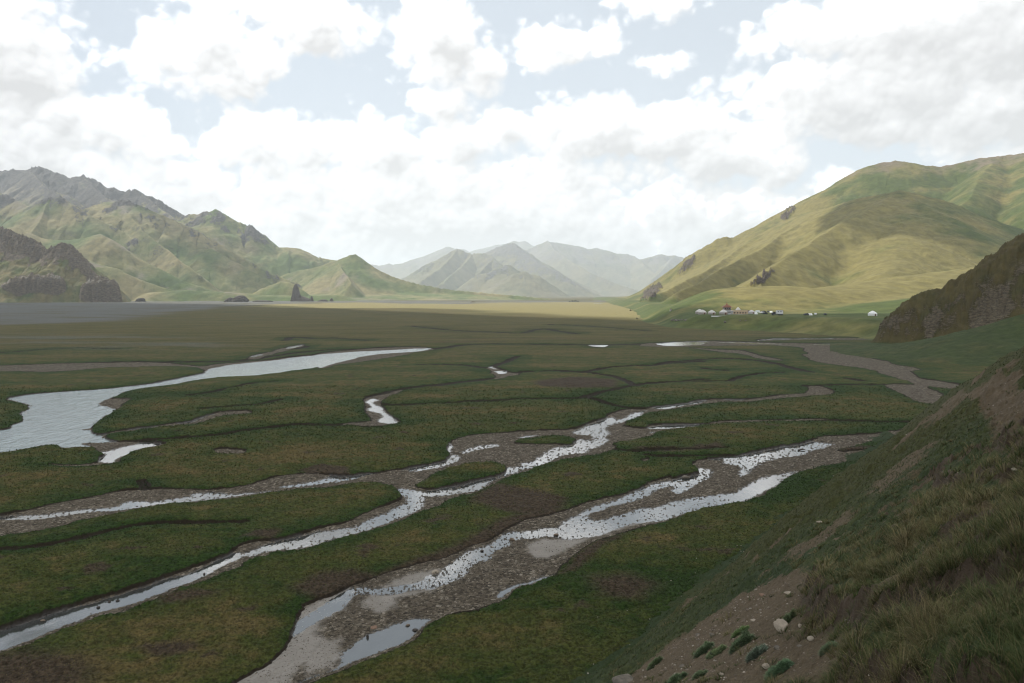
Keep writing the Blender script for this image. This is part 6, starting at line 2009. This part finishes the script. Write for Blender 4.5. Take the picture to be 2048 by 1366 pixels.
def car(pxl, label, paint, D, rz, L_=4.6):
    e, s = root('parked_car', pxl, label, 'car', 'cars parked at the camp', D, rz)
    W_ = 1.9
    h = L_ / 2
    prof = [(-h, 0.45), (-h, 1.05), (-h * .62, 1.12), (-h * .40, 1.75), (h * .55, 1.78), (h * .92, 1.15), (h, 1.0), (h, 0.45)]
    v = [(x, y, z) for y in (-W_ / 2, W_ / 2) for x, z in prof]
    n = len(prof)
    f = [tuple(range(n)), tuple(range(2 * n - 1, n - 1, -1))] + [(i, n + i, n + (i + 1) % n, (i + 1) % n) for i in range(n)]
    b = MB().add(v, f).build('body', paint, e)
    for y in (-1, 1):
        MB().box(h * 0.08, y * W_ / 2, 1.22, L_ * 0.40, 0.05, 0.40).build('window', GLASS, b)
        for x in (-1, 1):
            MB().wheel(x * h * 0.62, y * (W_ / 2 - 0.08), 0.36, 0.36, 0.24).build('wheel', RUBBER, e)
    MB().box(-h - 0.02, -0.65, 0.80, 0.06, 0.30, 0.18).build('headlight', STEEL, b)
    MB().box(-h - 0.02, 0.65, 0.80, 0.06, 0.30, 0.18).build('headlight', STEEL, b)


car((1524.5, 627.4), 'white car parked right of the tents, beside the black car', WHITE, 708, 0.3)
car((1530, 628.2), 'black car parked nose out between the white car and the truck', DARKP, 699, 0.2)
car((1527, 625.6), 'dark car behind the white one, only its roof showing', DARKP, 711, -0.2)
car((1537, 625.0), 'small dark car parked by the white tent nearest the truck', DARKP, 706, 0.9, 3.8)
car((1612.5, 630.7), 'dark car beside the white tent of the small outlying camp', DARKP, 672, 0.15)
car((1631, 630.0), 'white car at the right end of the small outlying camp', WHITE, 676, 1.2, 4.0)
car((1650.3, 630.6), 'black car alone on the green slope between outlying camp and white yurt', DARKP, 670, 1.35)

# truck with a white box body
e, s = root('truck', (1558, 630.6), 'dark truck carrying a white box body, parked on the turf edge', 'truck', None, 684)
MB().box(-1.0, 0, 0.8, 8.6, 2.0, 0.45).build('chassis', DARKP, e)
c_ = MB().add([(-6.6, -1.15, 0.8), (-3.3, -1.15, 0.8), (-3.3, 1.15, 0.8), (-6.6, 1.15, 0.8), (-6.5, -1.1, 1.9), (-5.6, -1.1, 2.0), (-5.2, -1.05, 2.9), (-3.3, -1.05, 2.9), (-3.3, 1.05, 2.9), (-5.2, 1.05, 2.9), (-5.6, 1.1, 2.0), (-6.5, 1.1, 1.9)],
              [(0, 3, 2, 1), (0, 1, 7, 6, 5, 4), (2, 3, 11, 10, 9, 8), (3, 0, 4, 11), (4, 5, 10, 11), (5, 6, 9, 10), (6, 7, 8, 9), (1, 2, 8, 7)]).build('cab', DARKP, e)
MB().box(-4.4, -1.12, 2.05, 1.2, 0.06, 0.6).build('window', GLASS, c_)
MB().box(-6.57, -0.75, 1.15, 0.08, 0.36, 0.24).build('headlight', STEEL, c_)
MB().box(-6.57, 0.75, 1.15, 0.08, 0.36, 0.24).build('headlight', STEEL, c_)
bx = MB().box(0.35, 0, 1.28, 5.6, 2.4, 2.9).build('box_body', WHITE, e)
MB().box(-1.0, -1.22, 2.9, 1.1, 0.06, 0.6).build('window', GLASS, bx)
MB().box(1.2, -1.22, 2.9, 1.1, 0.06, 0.6).build('window', GLASS, bx)
MB().box(0.35, 0, 4.18, 5.2, 1.9, 0.16).build('roof_rack', STEEL, bx)
for x in (-5.2, 0.2, 2.2):
    for y in (-1, 1):
        wv = MB().wheel(x, y * 0.98, 0.55, 0.55, 0.36).build('wheel', RUBBER, e)
        MB().wheel(x, y * 1.17, 0.55, 0.22, 0.05).build('hub', STEEL, wv)
e, s = root('dark_bush', (1562.5, 626.5), 'dark round bush showing behind the white box of the truck', 'bush', None, 709)
r = np.random.default_rng(9)
c = r.normal(0, 1, (500, 3)) * np.array([0.75, 0.7, 0.6]) + np.array([0, 0, 1.9])
raw_mesh('foliage', (c[:, None] + r.normal(0, 0.16, (500, 3, 3))).reshape(-1, 3), np.arange(1500).reshape(-1, 3), LEAF, None, None, False, e)
MB().lathe([(0.12, 0), (0.06, 1.8)], 7).build('stem', BARK, e)

# hut at the terrace edge and a post
e, s = root('hut', (1341.5, 629.6), 'tiny pale hut alone on the left tip of the terrace', 'hut', None, 735)
MB().box(0, 0, -0.3, 1.7, 1.7, 2.2).build('wall', CANV, e)
MB().add([(-1.1, -1.1, 1.9), (1.1, -1.1, 1.9), (1.1, 1.1, 1.9), (-1.1, 1.1, 1.9), (0, 0, 2.7)], [(0, 3, 2, 1), (0, 1, 4), (1, 2, 4), (2, 3, 4), (3, 0, 4)]).build('roof', WOODB, e)
MB().box(0.2, -0.87, 0.0, 0.7, 0.06, 1.5).build('door', WOODB, e)

# boulders below the terrace
TB = stone_mat('terrace_boulder', (0.10, 0.088, 0.078), (0.23, 0.205, 0.18))
for i, (bx_, by_, bw, bh, lab) in enumerate([(1345, 641.5, 7, 5, 'grey boulder at the left end of the heap under the terrace'), (1351.5, 642.5, 8, 6, 'big grey boulder in the middle of the heap under the terrace'),
                                             (1358, 642, 7, 5, 'grey boulder beside the big one in the heap under the terrace'), (1364, 640.5, 6, 4, 'upper grey boulder in the heap under the terrace'),
                                             (1370.5, 641.5, 7, 4, 'grey boulder at the right end of the heap under the terrace'), (1450.5, 645, 6, 4, 'lone pale boulder on the terrace bank below the tower'),
                                             (1480, 641.5, 4, 2.4, 'left of two small pale rocks on the bank below the tan building'), (1491, 641.8, 4, 2.4, 'right of two small pale rocks on the bank below the tan building'),
                                             (1261, 621.5, 5, 3, 'dark rock on the sunlit plain where the right hill begins'), (1274, 637.5, 6, 3, 'dark rock at the outermost tip of the terrace')]):
    q, d = hit([(bx_, by_)], rh_z, 470, 2600, 2600)
    sc_ = float(d[0]) / F
    if q[0][2] < -0.2:
        pt = on_plane([(bx_, by_)], 0)[0]
        q[0] = (pt[0], pt[1], 0.0)
        sc_ = pt[1] / F
    stone('boulder', q[0], (bw * sc_, bw * sc_ * .8, bh * sc_), TB if i < 8 else KNOB, 300 + i, lab, 'boulder', ICO3, 0.25, 'boulders by the terrace')
# ------------------------------------------------------------------ the clouds overhead whose shadow lies on the valley floor
CLOUD_H = 2600.0
OFF = np.array([sun_dir.x, sun_dir.y]) / sun_dir.z * CLOUD_H


def cloud_mat():
    m = bpy.data.materials.new('cloud_vapour')
    m.use_nodes = True
    m.node_tree.nodes.clear()
    t = NT(m.node_tree)
    o = t.node('ShaderNodeOutputMaterial')
    a = t.node('ShaderNodeBsdfDiffuse')
    b = t.node('ShaderNodeBsdfTranslucent')
    a.inputs[0].default_value = (0.92, 0.93, 0.95, 1)
    b.inputs[0].default_value = (0.92, 0.93, 0.95, 1)
    mx = t.node('ShaderNodeMixShader')
    mx.inputs[0].default_value = 0.5
    t.l.new(a.outputs[0], mx.inputs[1])
    t.l.new(b.outputs[0], mx.inputs[2])
    t.l.new(mx.outputs[0], o.inputs[0])
    return m


CM = cloud_mat()


def cloud(shadow, step, rmin, rmax, label, seed):
    """cumulus heaped up over the outline its shadow makes on the ground"""
    r = np.random.default_rng(seed)
    sh = np.asarray(shadow, float)
    x0, y0 = sh.min(0)
    x1, y1 = sh.max(0)
    gx, gy = np.meshgrid(np.arange(x0, x1, step), np.arange(y0, y1, step))
    gx = gx.ravel() + r.uniform(-.4, .4, gx.size) * step
    gy = gy.ravel() + r.uniform(-.4, .4, gy.size) * step
    f = np.full(len(gx), -1e3)
    sdf_poly(f, gx, gy, sh, 500)
    pts = []
    for x, y, d in zip(gx, gy, f):
        if d > rmin * 0.55:
            pts.append((x, y, min(rmax, d * 0.98 + 8)))
    V, Fc = [], []
    o = 0
    for i, (x, y, rad) in enumerate(pts):
        v = ICO3[0] * (1 + 0.22 * n3(ICO3[0], 1.9, seed + i) + 0.10 * n3(ICO3[0], 4.3, seed + i + 7))[:, None]
        v = v * np.array([rad, rad, rad * 0.34])
        v[:, 2] = np.where(v[:, 2] < 0, v[:, 2] * 0.3, v[:, 2])
        V.append(v + np.array([x + OFF[0], y + OFF[1], CLOUD_H + r.uniform(0, 0.06) * rad]))
        Fc.append(ICO3[1] + o)
        o += len(v)
    ob = raw_mesh('clouds', np.concatenate(V), np.concatenate(Fc), CM, None, 'stuff', True)
    tag(ob, label, 'cloud')


cloud([(-2500, 2700), (-1700, 2760), (-1150, 2560), (-760, 2230), (-560, 1980), (-380, 1640), (-120, 1235), (30, 1015), (150, 890), (240, 730), (330, 690), (520, 650), (760, 580), (1000, 300), (900, -500), (-400, -900), (-1800, -500), (-2600, 600)], 105, 50, 260, 'wide grey cumulus overhead shading the near valley floor', 70)
cloud([(-1790, 4300), (-1600, 4420), (-1350, 4330), (-1120, 4160), (-1010, 3960), (-1120, 3900), (-1350, 3990), (-1560, 4080)], 60, 35, 150, 'small cumulus overhead shading the left-hand hills', 71)

cloud([(330, 1480), (420, 1640), (560, 1690), (640, 1560), (600, 1380), (470, 1290), (360, 1350)], 45, 25, 90, 'added unseen cloud shred overhead shading the middle of the right-hand hill', 72)  # added out of view to throw a shadow patch on the hill
cloud([(760, 1480), (840, 1700), (1000, 1840), (1180, 1820), (1250, 1600), (1150, 1400), (950, 1330)], 55, 30, 110, 'added unseen cumulus overhead shading the right shoulder of the right-hand hill', 73)  # another unseen cloud, put in to darken the hill's right side

# ------------------------------------------------------------------ air
x0, x1, y0, y1, z0, z1 = -24000, 16000, -1500, 27000, -40, 1250
hv = [(x0, y0, z0), (x1, y0, z0), (x1, y1, z0), (x0, y1, z0), (x0, y0, z1), (x1, y0, z1), (x1, y1, z1), (x0, y1, z1)]
hf = [(0, 3, 2, 1), (4, 5, 6, 7), (0, 1, 5, 4), (1, 2, 6, 5), (2, 3, 7, 6), (3, 0, 4, 7)]
hm = bpy.data.materials.new('air')
hm.use_nodes = True
hm.node_tree.nodes.clear()
t = NT(hm.node_tree)
o = t.node('ShaderNodeOutputMaterial')
pv = t.node('ShaderNodeVolumePrincipled')
pv.inputs['Color'].default_value = (0.83, 0.915, 1.0, 1)
pv.inputs['Density'].default_value = 5.2e-5
pv.inputs['Anisotropy'].default_value = 0.25
t.l.new(pv.outputs[0], o.inputs['Volume'])
me = bpy.data.meshes.new('haze')
me.from_pydata(hv, [], hf)
me.materials.append(hm)
hz = link(bpy.data.objects.new('haze', me))
hz['kind'] = 'stuff'
tag(hz, 'pale haze filling the valley air', 'haze')
